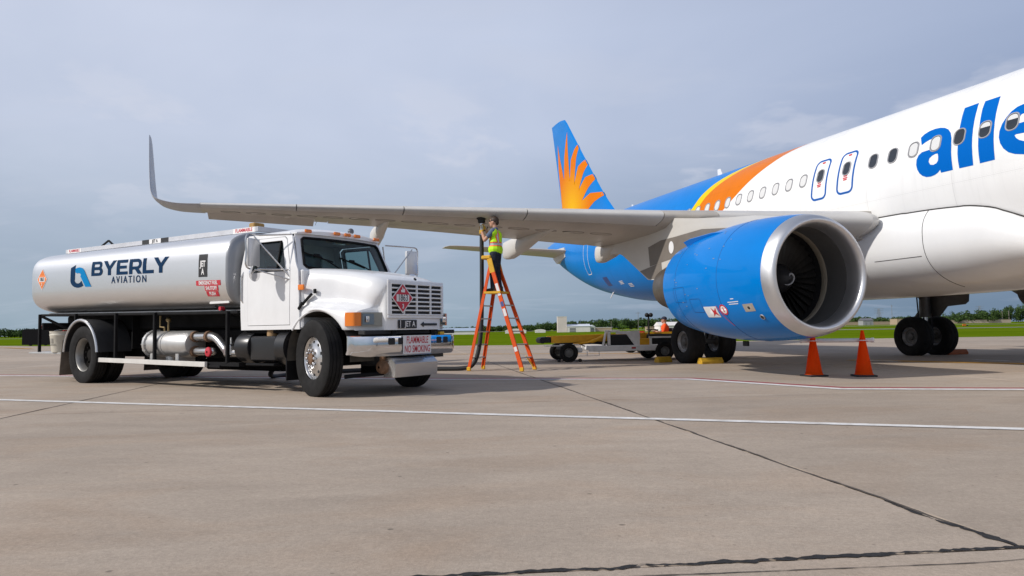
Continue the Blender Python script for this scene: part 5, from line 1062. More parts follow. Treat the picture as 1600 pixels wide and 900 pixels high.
b = MB(); b.box((0.90, 0, 0.93), (0.14, 2.0, 0.06), 0.01); tb('bumper_filler', b, M_dark)
b = MB(); b.prism(rrect(0.62, 0.275, 0.004, 1, -0.03, 0.745), lambda u, v: (1.081, u, v), lambda u, v: (1.085, u, v)); fs_ = tb('warning_plate', b, M_signwhite, TR, 0)
decal('warning_text', text2d('FLAMMABLE\nNO SMOKING', 0.150, 0.0015, 0.08, sx=0.60, line=0.90), lambda u, v: (1.0875, -0.03+u, 0.74+v), M_signred, fs_)
b = MB(); b.box((1.06, -0.345, 0.77), (0.012, 0.03, 0.06), 0.004); tb('reflector', b, M_amber, bumper); b = MB(); b.box((1.0, 0.62, 0.905), (0.07, 0.10, 0.05), 0.01); tb('bracket_yellow', b, mat('bracket_paint', (0.6, 0.36, 0.02), 0.5))
# tread-plate box slung under the bumper
def tread():
    m = mat('tread_plate', (0.62, 0.61, 0.60), 0.24, metal=0.9); n, l = m.node_tree.nodes, m.node_tree.links; t = n.new('ShaderNodeTexCoord'); v = n.new('ShaderNodeTexChecker'); v.inputs['Scale'].default_value = 42; l.new(t.outputs['Object'], v.inputs[0])
    bp = n.new('ShaderNodeBump'); bp.inputs['Strength'].default_value = 0.45; bp.inputs['Distance'].default_value = 0.004; l.new(v.outputs['Fac'], bp.inputs['Height']); l.new(bp.outputs[0], n['Principled BSDF'].inputs['Normal']); return m
b = MB(); b.prism([(0.86, 0.27), (1.08, 0.27), (1.10, 0.47), (1.00, 0.56), (0.86, 0.56)], lambda u, v: (u, -0.52, v), lambda u, v: (u, 0.42, v)); tb('tread_box', b, tread(), TR, 0)
b = MB(); b.lathe([(0, 0.02), (0.03, 0.09), (0.12, 0.11), (0.2, 0.06)], (0.86, -0.62, 0.42), 'Y', 16); b.cyl((0.86, -0.55, 0.44), (0.86, -0.55, 0.60), 0.04); b.box((0.88, -0.56, 0.58), (0.08, 0.06, 0.1), 0.01); tb('nozzle_fitting', b, M_rust)
b = MB(); b.cyl((0.55, -1.0, 0.30), (0.86, -0.5, 0.33), 0.03, n=8); tb('tie_rod', b, M_black)
b = MB(); b.box((0.62, 0, 0.58), (0.5, 1.1, 0.3), 0.03); tb('front_crossmember', b, M_dark)
# mirrors
for s, head in ((-1, (-1.08, -1.37)), (1, (-0.55, 1.62))):
    hx, hy = head
    b = MB(); b.box((hx, hy, 2.19), (0.07, 0.24, 0.44), 0.025, (0, 0, s*-0.25), 2); mi = tb('mirror', b, mat('mirror_back', (0.66, 0.66, 0.66), 0.3, metal=0.3))
    b = MB(); b.lathe([(0, 0.0), (0.004, 0.08), (0.02, 0.12), (0.03, 0.125), (0.035, 0.11), (0.037, 0.0)], (0, 0, 0), 'X', 24); cm = tb('convex_mirror', b, M_chrome, TR); cm.location = (hx, hy, 1.865); cm.rotation_euler = (0, 0, s*-0.25)
    b = MB(); b.tube(crom([(-0.62, s*1.02, 2.47), (hx+0.03, hy-s*0.1, 2.47), (hx+0.02, hy+s*0.13, 2.45), (hx+0.02, hy+s*0.14, 2.2), (hx+0.02, hy+s*0.13, 1.96), (hx+0.03, hy-s*0.1, 1.94), (-0.62, s*1.03, 1.92)], 4), 0.013, 8); b.cyl((-0.62, s*0.96, 2.44), (-0.62, s*1.05, 1.90), 0.012, n=8)
    b.cyl((hx+0.02, hy, 2.44), (-0.60, s*1.03, 1.78), 0.011, n=8); b.cyl((hx+0.02, hy, 1.93), (-0.60, s*1.03, 1.76), 0.011, n=8); b.box((-0.60, s*1.035, 1.77), (0.05, 0.02, 0.07)); tb('mirror_bracket', b, M_steel)
# bucket standing on the rear step
bk = thing('bucket', 'cream plastic bucket standing on the rear step of the tank truck', 'bucket'); bk.matrix_world = Matrix.Translation((-2.3185, 11.6864, 0)) @ Matrix.Rotation(-0.6073, 4, 'Z') @ Matrix.Translation((-8.16, -1.02, 0.607))
b = MB(); b.lathe([(0, 0.0), (0, 0.18), (0.02, 0.185), (0.34, 0.215), (0.36, 0.225), (0.38, 0.216), (0.43, 0.222), (0.445, 0.228), (0.445, 0.212), (0.1, 0.18), (0.03, 0.0)], (0, 0, 0), 'Z', 32); b.build('bucket_body', M_bucket, bk)
b = MB(); b.tube(crom([(0, 0.225, 0.39), (0.09, 0.17, 0.45), (0.13, 0, 0.475), (0.09, -0.17, 0.45), (0, -0.225, 0.39)], 5), 0.006, 6); b.build('bucket_handle', M_steel, bk)
decal('bucket_mark', fill2d([rrect(0.24, 0.03, 0.005, 1, 0, 0.0), rrect(0.07, 0.10, 0.005, 1, 0.03, 0.08)], 0.04), lambda u, v: ((0.2055+(v*0.09))*sin(u/0.2), -(0.2055+(v*0.09))*cos(u/0.2), 0.16+v), mat('faded_ink', (0.30, 0.28, 0.24), 0.6), bk)
# ================================================================== LADDER, FUELLER, HOSE
LC = Vector((-0.26, 16.86)); LU = Vector((0.909, -0.416)); LA = atan2(LU.y, LU.x)
LD = thing('platform_ladder', 'tall orange platform stepladder with yellow head standing under the wing', 'ladder', (LC.x, LC.y, 0), LA)
M_orange = mat('ladder_orange', (0.74, 0.095, 0.015), 0.5, spec=0.2, var=0.15, vscale=6); M_yel = mat('ladder_yellow', (0.74, 0.40, 0.015), 0.5, var=0.15, vscale=8); M_step = mat('ladder_alu', (0.60, 0.58, 0.55), 0.4, metal=0.6, var=0.15)
def lw(z): return lerp(0.37, 0.19, z/2.65)
def ru(z): return 0.68-0.34*z
def lu(z): return -0.68+0.21*z
def chan(b, p0, p1, wd, dp):
    """C-section rail"""
    b.bar(p0, p1, dp, 0.02, up=(0, 1, 0)); o = Vector((0, 0.5*0.0, 0))
for s in (-1, 1):
    b = MB(); b.bar((ru(0.04), s*lw(0.04), 0.04), (ru(2.60), s*lw(2.60), 2.60), 0.022, 0.095, 0.004, up=(1, 0, 0)); b.bar((ru(0.04)+0.035, s*(lw(0.04)-0.02), 0.05), (ru(2.60)+0.035, s*(lw(2.60)-0.02), 2.60), 0.04, 0.014, up=(1, 0, 0)); b.build('rail', M_orange, LD, 0)
    b = MB(); b.bar((lu(0.04), s*lw(0.04), 0.04), (lu(2.40), s*lw(2.40)*0.98, 2.40), 0.022, 0.075, 0.004, up=(1, 0, 0)); b.bar((lu(0.04)-0.03, s*(lw(0.04)-0.02), 0.05), (lu(2.40)-0.03, s*(lw(2.40)-0.03), 2.40), 0.04, 0.014, up=(1, 0, 0)); b.build('rail', M_orange, LD, 0)
    for fu in (ru, lu):
        b = MB(); b.box((fu(0.05), s*lw(0.05), 0.05), (0.10, 0.045, 0.09), 0.012); b.build('foot', M_yel, LD)
    b = MB(); b.bar((ru(0.08)-0.02, s*(lw(0.1)-0.01), 0.08), (ru(0.32)-0.06, s*(lw(0.3)-0.12), 0.33), 0.05, 0.02); b.build('foot_brace', M_yel, LD, 0)
    b = MB(); b.box((ru(2.42)+0.0, s*(lw(2.42)+0.012), 2.42), (0.13, 0.02, 0.34), 0.008, (0, -0.25, 0)); b.build('head_bracket', M_yel, LD)
    b = MB(); b.bar((lu(1.78), s*(lw(1.78)+0.015), 1.80), (ru(1.78)+0.04, s*(lw(1.78)+0.015), 1.80), 0.02, 0.05); b.build('platform_side', M_yel, LD, 0)
    for z0, z1 in ((1.25, 1.42), (0.45, 0.55), (1.72, 2.0)):
        if s < 0: b = MB(); b.bar((ru(z0), s*(lw(z0)+0.012), z0), (ru(z1), s*(lw(z1)+0.012), z1), 0.004, 0.07, up=(1, 0, 0)); b.build('rail_sticker', M_signwhite, LD, 0)
    if s < 0: b = MB(); b.bar((ru(1.47), s*(lw(1.47)+0.012), 1.47), (ru(1.58), s*(lw(1.58)+0.012), 1.58), 0.004, 0.07, up=(1, 0, 0)); b.build('rail_sticker', mat('sticker_blue', (0.05, 0.08, 0.25), 0.5), LD, 0)
for k in range(5):
    z = 0.30*(k+1); b = MB(); b.box((ru(z), 0, z), (0.085, 2*lw(z)-0.03, 0.028), 0.004); b.build('step', M_step, LD, 0)
for k in range(5):
    z = 0.30*(k+1); b = MB(); b.bar((lu(z), -lw(z)+0.01, z), (lu(z), lw(z)-0.01, z), 0.035, 0.03); b.build('cross_bar', M_step, LD, 0)
b = MB(); b.box(((lu(1.8)+ru(1.8))/2, 0, 1.80), (ru(1.8)-lu(1.8)+0.08, 2*lw(1.8)-0.02, 0.045), 0.006); b.build('platform', M_yel, LD)
b = MB(); b.box((ru(2.62)-0.06, 0, 2.62), (0.24, 0.46, 0.09), 0.02); b.build('ladder_head', M_yel, LD)

# people -------------------------------------------------------------------
def remesh(name, b, m, parent, vox=0.012, sm=6, inflate=0.0):
    me = bpy.data.meshes.new('t'); me.from_pydata([tuple(p) for p in b.v], [], b.f); o = bpy.data.objects.new('t', me); COL.objects.link(o)
    r = o.modifiers.new('r', 'REMESH'); r.mode = 'VOXEL'; r.voxel_size = vox; r.use_smooth_shade = True
    s_ = o.modifiers.new('s', 'SMOOTH'); s_.iterations = sm; s_.factor = 0.5
    dg = bpy.context.evaluated_depsgraph_get(); dg.update(); nm = bpy.data.meshes.new_from_object(o.evaluated_get(dg)); nm.name = name
    bpy.data.objects.remove(o); bpy.data.meshes.remove(me)
    for p in nm.polygons: p.use_smooth = True
    nm.materials.clear(); nm.materials.append(m); return link(name, nm, parent)
def limb(b, pts, rs, n=12):
    P = [Vector(p) for p in pts]; b.tube(P, rs, n)
    for p, r in zip(P, rs): b.ball(tuple(p), r*0.995, n=10)
M_skin = mat('skin', (0.50, 0.27, 0.18), 0.55, var=0.12, vscale=12); M_hair = mat('hair_brown', (0.05, 0.028, 0.016), 0.6, var=0.3, vscale=30); M_glove = mat('glove_yellow', (0.62, 0.36, 0.03), 0.7, var=0.3, vscale=14); M_blackcloth = mat('black_rubber_cloth', (0.02, 0.02, 0.02), 0.8)
M_jeans = mat('navy_trousers', (0.012, 0.017, 0.034), 0.85, var=0.4, vscale=9, bump=0.3, bscale=40); M_shirt = mat('grey_blue_shirt', (0.10, 0.14, 0.22), 0.85, var=0.25, vscale=10); M_boot = mat('boot_brown', (0.05, 0.035, 0.022), 0.7, var=0.3, vscale=10)
M_oshirt = mat('orange_shirt', (0.95, 0.09, 0.005), 0.8, var=0.2, vscale=9); M_cap = mat('cap_navy', (0.02, 0.025, 0.05), 0.8); M_shade2 = mat('sunglass', (0.01, 0.01, 0.012), 0.1, coat=0.5)
def vest_mat():
    m = bpy.data.materials.new('safety_vest'); m.use_nodes = True; n, l = m.node_tree.nodes, m.node_tree.links; b = n['Principled BSDF']; b.inputs['Roughness'].default_value = 0.7
    t = n.new('ShaderNodeTexCoord'); sp = n.new('ShaderNodeSeparateXYZ'); l.new(t.outputs['Object'], sp.inputs[0])
    def band(v, c, w_):
        a = n.new('ShaderNodeMath'); a.operation = 'SUBTRACT'; l.new(v, a.inputs[0]); a.inputs[1].default_value = c; d = n.new('ShaderNodeMath'); d.operation = 'ABSOLUTE'; l.new(a.outputs[0], d.inputs[0]); e = n.new('ShaderNodeMath'); e.operation = 'LESS_THAN'; l.new(d.outputs[0], e.inputs[0]); e.inputs[1].default_value = w_; return e.outputs[0]
    ya = n.new('ShaderNodeMath'); ya.operation = 'ABSOLUTE'; l.new(sp.outputs['Y'], ya.inputs[0])
    up = n.new('ShaderNodeMath'); up.operation = 'GREATER_THAN'; l.new(sp.outputs['Z'], up.inputs[0]); up.inputs[1].default_value = 1.13
    def mul(a, c): q = n.new('ShaderNodeMath'); q.operation = 'MULTIPLY'; l.new(a, q.inputs[0]); l.new(c, q.inputs[1]); return q.outputs[0]
    prev = (0.52, 0.92, 0.01, 1)
    for f, c in ((band(sp.outputs['Z'], 1.10, 0.052), (0.95, 0.16, 0.0)), (mul(band(ya.outputs[0], 0.13, 0.038), up.outputs[0]), (0.95, 0.16, 0.0)), (band(sp.outputs['Z'], 1.10, 0.026), (0.55, 0.55, 0.55)), (mul(band(ya.outputs[0], 0.13, 0.017), up.outputs[0]), (0.55, 0.55, 0.55))):
        x = n.new('ShaderNodeMix'); x.data_type = 'RGBA'; l.new(f, x.inputs[0]); x.inputs[7].default_value = (*c, 1)
        if isinstance(prev, tuple): x.inputs[6].default_value = prev
        else: l.new(prev, x.inputs[6])
        prev = x.outputs[2]
    l.new(prev, b.inputs['Base Color']); return m
def head(b, hc, pitch=0.0):
    """face looks along +x"""
    x, y, z = hc
    b.ball((x, y, z+0.015), 0.098, (1.02, 0.80, 1.12), 20); b.ball((x+0.035, y, z-0.055), 0.068, (0.95, 0.82, 0.95), 14); b.ball((x+0.062, y, z-0.092), 0.030, (1, 1.1, 0.8), 10)
    b.tube([(x+0.088, y, z+0.030), (x+0.112, y, z-0.012), (x+0.092, y, z-0.026)], [0.010, 0.016, 0.012], 8); b.ball((x+0.084, y, z-0.052), 0.02, (0.6, 1.3, 0.5), 8)
    for s in (-1, 1): b.ball((x-0.005, y+s*0.079, z-0.005), 0.03, (0.6, 0.35, 1.0), 8); b.ball((x+0.070, y+s*0.032, z+0.038), 0.022, (0.7, 1.1, 0.5), 8)
PRS = thing('person', 'person in lime and orange safety vest on the stepladder holding the fuel nozzle', 'person', (-0.375, 16.93, 1.824), radians(165))
NZ = Vector((0.384, -0.177))
hipz, shz = 0.90, 1.42
def arm(sd, el, wr): return [(0.0, sd*0.185, shz-0.01), el, wr]
AL = arm(1, (0.20, 0.19, 1.20), (0.345, -0.07, 1.43)); AR = arm(-1, (0.12, -0.29, 1.20), (0.33, -0.25, 1.53))
b = MB(); head(b, (0.03, 0, 1.635)); limb(b, [(-0.012, 0, 1.45), (0.008, 0, 1.57)], [0.062, 0.056])
for A in (AL, AR): limb(b, [A[0], A[1]], [0.055, 0.043]); limb(b, [A[1], [lerp(p, q, 0.35) for p, q in zip(A[1], A[2])], A[2]], [0.043, 0.044, 0.029])
limb(b, [(0, 0, 0.95), (0, 0, 1.15), (-0.01, 0, 1.36)], [0.115, 0.125, 0.115]); limb(b, [(0, -0.15, 1.40), (0, 0.15, 1.40)], [0.07, 0.07])
for s in (-1, 1): limb(b, [(0, s*0.085, 0.90), (0.015+0.02*s, s*0.095, 0.49), (-0.02+0.05*s, s*0.10, 0.09)], [0.085, 0.056, 0.04])
remesh('body', b, M_skin, PRS, 0.009, 3)
b = MB(); limb(b, [(-0.005, -0.05, 0.96), (-0.005, 0.05, 0.96)], [0.150, 0.150])
for s in (-1, 1): limb(b, [(-0.005, s*0.085, 0.90), (0.02+0.02*s, s*0.098, 0.49), (-0.015+0.05*s, s*0.103, 0.07)], [0.122, 0.080, 0.066])
remesh('trousers', b, M_jeans, PRS, 0.011, 5)
b = MB()
for A in (AL, AR): limb(b, [A[0], [lerp(p, q, 0.55) for p, q in zip(A[0], A[1])]], [0.066, 0.062])
limb(b, [(-0.01, -0.12, 1.40), (-0.01, 0.12, 1.40)], [0.078, 0.078]); limb(b, [(-0.008, 0, 1.42), (-0.004, 0, 1.475)], [0.082, 0.07]); remesh('shirt', b, M_shirt, PRS, 0.011, 4)
b = MB(); b.ball((-0.005, 0, 1.22), 0.2, (0.72, 0.93, 1.0), 16); b.tube([(0, 0, 0.90), (0, 0, 1.0), (-0.005, 0, 1.2), (-0.012, 0, 1.36), (-0.015, 0, 1.44)], [0.14, 0.145, 0.155, 0.145, 0.08], 20)
limb(b, [(-0.012, -0.150, 1.375), (-0.012, 0.150, 1.375)], [0.094, 0.094]); limb(b, [(-0.005, -0.05, 0.985), (-0.005, 0.05, 0.985)], [0.165, 0.165]); limb(b, [(-0.005, -0.07, 1.15), (-0.005, 0.07, 1.15)], [0.135, 0.135]); remesh('safety_vest', b, vest_mat(), PRS, 0.011, 6)
for s in (-1, 1):
    b = MB(); x0 = -0.02+0.05*s; limb(b, [(x0-0.02, s*0.103, 0.10), (x0-0.02, s*0.103, 0.045)], [0.056, 0.052]); limb(b, [(x0-0.03, s*0.103, 0.045), (x0+0.14, s*0.115, 0.035)], [0.048, 0.040]); b.box((x0+0.055, s*0.108, 0.012), (0.28, 0.095, 0.024), 0.008); remesh('boot', b, M_boot, PRS, 0.01, 3)
b = MB(); b.ball((0.012, 0, 1.672), 0.104, (1.02, 0.86, 0.98), 18); b.box((0.13, 0, 1.58), (0.12, 0.3, 0.2)); h = MB(); h.ball((0.010, 0, 1.678), 0.103, (1.04, 0.85, 0.92), 18); h.ball((-0.045, 0, 1.63), 0.07, (0.7, 1.0, 1.0), 12); remesh('hair', h, M_hair, PRS, 0.009, 2)
b = MB(); b.box((0.118, 0, 1.662), (0.012, 0.135, 0.035), 0.005); [b.bar((0.115, s*0.066, 1.665), (0.02, s*0.083, 1.66), 0.006, 0.012) for s in (-1, 1)]; b.build('sunglasses', M_shade2, PRS)
# gloved hands: palm, four fingers curled round the nozzle, thumb from the side of the palm
def hand(wr, cz, side_, name):
    b = MB(); c = Vector((NZ.x, NZ.y, cz)); w = Vector(wr); d = (c-w); d.z = 0; d.normalize(); t = Vector((0, 0, 1)); palm = c-d*0.062; sdv = t.cross(d)*side_
    limb(b, [tuple(w), tuple(lerp(w, palm, 0.6)), tuple(palm)], [0.034, 0.036, 0.036]); b.ball(tuple(palm), 0.044, (0.75, 0.9, 1.05), 10)
    for k, ln in enumerate((0.90, 1.0, 0.96, 0.80)):
        z = 0.038-0.024*k; P = []
        for q in range(4):
            a = lerp(0.5, 2.5*ln, q/3); P.append(c+(-d*cos(a)+sdv*sin(a))*0.052+t*z)
        limb(b, [tuple(palm+t*z*0.9+sdv*0.02)]+[tuple(p) for p in P], [0.013, 0.0125, 0.0115, 0.011, 0.010], 8)
    P = [palm+t*0.03-sdv*0.018, c-sdv*0.046+t*0.058-d*0.02, c-sdv*0.05+t*0.066+d*0.018]; limb(b, [tuple(p) for p in P], [0.015, 0.013, 0.012], 8)
    return remesh(name, b, M_glove, PRS, 0.006, 1)
hand(AL[2], 1.44, 1, 'glove'); hand(AR[2], 1.55, -1, 'glove')
PM = Matrix.Translation((-0.375, 16.93, 1.824)) @ Matrix.Rotation(radians(165), 4, 'Z'); NW = PM @ Vector((NZ.x, NZ.y, 0))
FN = thing('fuel_nozzle', 'metal underwing fuelling nozzle coupled to the wing in the gloved hands', 'nozzle', (NW.x, NW.y, 0))
b = MB(); b.lathe([(3.15, 0.0), (3.15, 0.045), (3.22, 0.05), (3.24, 0.042), (3.40, 0.042), (3.42, 0.055), (3.47, 0.055), (3.48, 0.05)], (0, 0, 0), 'Z', 20); b.build('nozzle_body', mat('nozzle_alu', (0.55, 0.55, 0.55), 0.3, metal=0.8), FN)
b = MB(); b.lathe([(3.475, 0.05), (3.49, 0.085), (3.56, 0.09), (3.575, 0.12), (3.60, 0.125), (3.64, 0.125)], (0, 0, 0), 'Z', 20, True); b.build('coupling', M_dark, FN)
b = MB(); b.tube([(0.05, 0.02, 3.30), (0.12, 0.06, 3.33), (0.14, 0.07, 3.40)], 0.012, 8); b.build('nozzle_handle', M_dark, FN)
HS = MB(); hp = crom([(NW.x, NW.y, 3.22), (NW.x-0.005, NW.y, 2.9), (NW.x-0.01, NW.y-0.05, 2.1), (NW.x-0.03, NW.y-0.12, 1.1), (NW.x-0.10, NW.y-0.18, 0.48), (NW.x-0.24, NW.y-0.2, 0.14), (NW.x-0.50, NW.y-0.18, 0.056), (NW.x-1.1, NW.y-0.1, 0.05), (-3.0, 17.3, 0.05), (-4.6, 16.2, 0.05), (-5.0, 15.2, 0.05), (-4.75, 14.55, 0.3), (-4.5, 14.25, 0.65)], 8)
hs = HS.tube(hp, 0.05, 12).build('fuel_hose', mat('hose_black', (0.018, 0.018, 0.019), 0.6, var=0.3, vscale=4), None)
tag(hs, 'black fuel hose hanging from the wing nozzle and running along the ground', 'hose')

# ================================================================== CONES, BAR, CHOCKS
M_cone = mat('cone_orange', (1.0, 0.105, 0.0), 0.5, spec=0.15)
n_, l_ = M_cone.node_tree.nodes, M_cone.node_tree.links; tl_ = n_.new('ShaderNodeBsdfTranslucent'); tl_.inputs[0].default_value = (1.0, 0.13, 0.0, 1); mx_ = n_.new('ShaderNodeMixShader'); mx_.inputs[0].default_value = 0.55
l_.new(n_['Principled BSDF'].outputs[0], mx_.inputs[1]); l_.new(tl_.outputs[0], mx_.inputs[2]); l_.new(mx_.outputs[0], n_['Material Output'].inputs[0])   # soft PVC lets light through
M_conebase = mat('cone_base_black', (0.02, 0.02, 0.02), 0.8)
def cone(x, y, rz, label):
    c = thing('traffic_cone', label, 'cone', (x, y, 0), rz, 'traffic cones in front of the engine')
    b = MB(); b.box((0, 0, 0.016), (0.37, 0.37, 0.032), 0.012); b.build('cone_base', M_conebase, c)
    b = MB(); b.lathe([(0.030, 0.165), (0.045, 0.160), (0.055, 0.148), (0.80, 0.030), (0.825, 0.027), (0.832, 0.018), (0.832, 0.0)], (0, 0, 0), 'Z', 36); b.build('cone_body', M_cone, c, 40)
    return c
cone(5.539, 13.468, 0.2, 'bright orange traffic cone directly below the engine inlet, left one of the two'); cone(6.366, 13.277, -0.15, 'bright orange traffic cone nearer the far landing gear, right one of the two')
BR = thing('barrier_bar', 'white plastic barrier bar held between the two orange traffic cones', 'barrier', (5.95, 13.37, 0), atan2(-0.191, 0.827))
b = MB(); b.tube([(-0.63, 0.10, 0.652), (-0.60, 0.10, 0.652), (-0.595, 0.10, 0.652), (0.59, 0.10, 0.652), (0.60, 0.10, 0.652), (0.64, 0.10, 0.652)], [0.044, 0.044, 0.037, 0.037, 0.044, 0.044], 16); b.build('bar', mat('bar_white', (0.82, 0.82, 0.82), 0.4, var=0.06), BR)
for x in (-0.4244, 0.4244):
    b = MB(); b.tube([(x+0.062*cos(a), 0.062*sin(a), 0.652) for a in [2*pi*k/24 for k in range(25)]], 0.008, 6); b.bar((x, 0.06, 0.652), (x, 0.10, 0.652), 0.03, 0.02); b.build('cone_ring', MATS['bar_white'], BR)
M_chy = mat('chock_yellow', (0.62, 0.36, 0.02), 0.6, var=0.3, vscale=8); M_cho = mat('chock_orange', (0.36, 0.09, 0.02), 0.7, var=0.3, vscale=6)
def chock(x, y, rz, L, m, label):
    b = MB(); b.prism([(-0.11, 0.0), (0.11, 0.0), (0.11, 0.06), (0.05, 0.15), (-0.05, 0.15), (-0.11, 0.06)], lambda u, v: (u, -L/2, v), lambda u, v: (u, L/2, v))
    c = tag(b.build('wheel_chock', m, None, 0), label, 'chock', 'wheel chocks at the landing gear'); c.location = (x, y, 0.002); c.rotation_euler = (0, 0, rz); return c
FWD = Vector((sin(PSI), -cos(PSI), 0)); STB = Vector((-cos(PSI), -sin(PSI), 0)); MG = Vector((8.6062, 20.3631, 0))
p = MG+STB*4.0+FWD*0.62; chock(p.x, p.y, PSI+pi/2, 0.62, M_chy, 'yellow wheel chock in front of the tyre below the blue engine')
p = MG+STB*4.75-FWD*0.10; chock(4.02, 19.55, PSI+pi/2+0.1, 0.42, M_chy, 'yellow wheel chock at the outer side of the tyre below the engine')
p = MG-STB*4.75+FWD*0.15; chock(p.x, p.y, PSI+pi/2, 0.75, M_cho, 'dull orange wheel chock beside the far landing gear')

# ================================================================== BELT LOADER (local x rearwards, y away from the camera)
BLD = thing('belt_loader', 'white and yellow baggage belt loader parked behind the stepladder', 'belt loader', (1.47, 21.3, 0), 0.13)
M_by = mat('loader_yellow', (0.80, 0.40, 0.008), 0.5, var=0.2, vscale=5); M_bw = mat('loader_white', (0.82, 0.81, 0.79), 0.5, var=0.15, vscale=5); M_belt = mat('conveyor_belt', (0.03, 0.03, 0.03), 0.8)
def bz(x): return 0.695+(x+1.0)*0.020
for s in (-1, 1): b = MB(); b.bar((-0.42, s*0.36, bz(-0.42)-0.08), (5.2, s*0.36, bz(5.2)-0.08), 0.05, 0.20, up=(0, 0, 1)); b.build('boom_side', M_by, BLD, 0)
b = MB(); b.bar((-0.5, 0, bz(-0.5)-0.02), (5.1, 0, bz(5.1)-0.02), 0.66, 0.03); b.build('conveyor_belt', M_belt, BLD, 0)
b = MB(); b.box((-0.52, 0, bz(-0.55)-0.08), (0.22, 0.74, 0.17), 0.03); b.cyl((-0.66, -0.34, bz(-0.7)-0.09), (-0.66, 0.34, bz(-0.7)-0.09), 0.09, n=16); b.build('front_bumper_roller', M_dark, BLD)
wt, wr_ = MB(), MB(); wt.lathe([(-0.06, 0.13), (-0.085, 0.16), (-0.085, 0.22), (-0.065, 0.262), (0.065, 0.262), (0.085, 0.22), (0.085, 0.16), (0.06, 0.13)], (0, 0, 0), 'Y', 28); wr_.lathe([(-0.06, 0.131), (-0.07, 0.12), (-0.03, 0.09), (-0.05, 0.03), (-0.05, 0.0)], (0, 0, 0), 'Y', 20); wr_.lathe([(0.06, 0.131), (0.07, 0.12), (0.03, 0.09), (0.05, 0.03), (0.05, 0.0)], (0, 0, 0), 'Y', 20)
WTM, WRM = wt.mesh('wheel', M_tyre, 40), wr_.mesh('rim', mat('rim_dull', (0.13, 0.13, 0.125), 0.5, var=0.2), 40)
for x in (0.0, 2.8):
    for s in (-1, 1): w = link('wheel', WTM, BLD); w.location = (x, s*0.75, 0.26); link('rim', WRM, w)
b = MB(); b.box((0.0, 0, 0.36), (0.16, 1.5, 0.10), 0.02); b.bar((0, -0.3, 0.40), (0, -0.3, bz(0)-0.12), 0.08); b.bar((0, 0.3, 0.40), (0, 0.3, bz(0)-0.12), 0.08); b.bar((-0.3, -0.32, 0.45), (0.4, -0.32, 0.58), 0.06); b.build('front_frame', M_dark, BLD)
b = MB(); b.box((-0.35, -0.55, 0.455), (0.60, 0.35, 0.02), 0.004); b.box((0.05, -0.6, 0.49), (0.5, 0.25, 0.02), 0.004); b.build('front_fender', M_bw, BLD)
b = MB(); b.box((2.35, -0.70, 0.36), (3.3, 0.06, 0.17), 0.02); b.box((2.35, 0.70, 0.36), (3.3, 0.06, 0.17), 0.02); b.box((2.4, 0, 0.36), (3.2, 1.36, 0.12)); b.cyl((0.70, -0.66, 0.28), (0.70, -0.66, 0.44), 0.10, n=18); b.build('chassis', M_bw, BLD)
b = MB(); b.box((0.33, -0.66, 0.33), (0.16, 0.16, 0.14), 0.03); b.tube([(0.2, -0.68, 0.30), (0.2, -0.68, 0.16), (0.9, -0.68, 0.16), (0.9, -0.68, 0.28)], 0.012, 6); b.tube([(0.55, -0.68, 0.16), (0.55, -0.68, 0.30)], 0.012, 6); b.build('step_frame', M_bw, BLD)
b = MB(); b.bar((1.02, -0.66, 0.44), (1.12, -0.66, 0.86), 0.05, 0.05); b.box((1.30, -0.66, 0.845), (0.44, 0.06, 0.06), 0.01); b.box((1.20, -0.66, 0.66), (0.08, 0.06, 0.42), 0.01); b.build('roll_frame', M_bw, BLD, 0)
b = MB(); b.prism([(1.42, 0.84), (2.10, 0.86), (2.12, 0.44), (1.95, 0.44), (1.72, 0.76), (1.42, 0.76)], lambda u, v: (u, -0.67, v), lambda u, v: (u, -0.61, v)); b.build('side_cover', M_bw, BLD, 0)
b = MB(); b.box((1.65, -0.45, 0.58), (0.85, 0.30, 0.34), 0.03); b.box((2.75, -0.52, 0.60), (0.75, 0.2, 0.3), 0.03); b.build('engine_bay', M_dark, BLD)
b = MB(); b.bar((2.40, -0.66, 0.66), (3.1, -0.66, 0.66), 0.06, 0.05); b.bar((3.1, -0.66, 0.66), (3.35, -0.66, 0.5), 0.06, 0.05); b.box((2.42, -0.66, 0.55), (0.07, 0.06, 0.26)); b.build('side_guard', M_bw, BLD, 0)
b = MB(); b.box((2.25, -0.58, 0.53), (0.32, 0.2, 0.20), 0.02); b.build('tool_case', M_by, BLD)
b = MB(); b.tube(crom([(0.2, -0.50, 0.50), (0.55, -0.52, 0.53), (0.85, -0.53, 0.60), (1.05, -0.52, 0.70), (1.25, -0.45, 0.80)], 5), [0.028]*8+[0.05]*13, 8); b.build('lift_arm', M_by, BLD)
b = MB(); [b.tube(crom([(0.1, -0.40, 0.46+0.02*k), (0.7, -0.42-0.03*k, 0.50), (1.2, -0.40, 0.47+0.03*k), (1.9, -0.44, 0.52)], 5), 0.014, 6) for k in range(3)]; b.build('hydraulic_hose', M_dark, BLD)
b = MB(); [b.bar((x, -0.33, bz(x)-0.18), (x+0.28, -0.33, bz(x)-0.30), 0.03) for x in (0.3, 0.9, 2.6, 3.4)]; b.bar((0.0, -0.34, bz(0)-0.20), (4.6, -0.34, bz(4.6)-0.20), 0.05, 0.05); b.build('boom_truss', M_dark, BLD, 0)
b = MB(); b.box((1.9, -0.738, 0.365), (0.12, 0.012, 0.05)); b.build('side_reflector', M_redlens, BLD)
b = MB(); b.cyl((2.45, -0.45, 0.7), (2.45, -0.45, 1.28), 0.025, n=8); b.ball((2.40, -0.45, 1.30), 0.065); b.ball((2.52, -0.45, 1.30), 0.065); b.build('lamp_mast', M_dark, BLD)
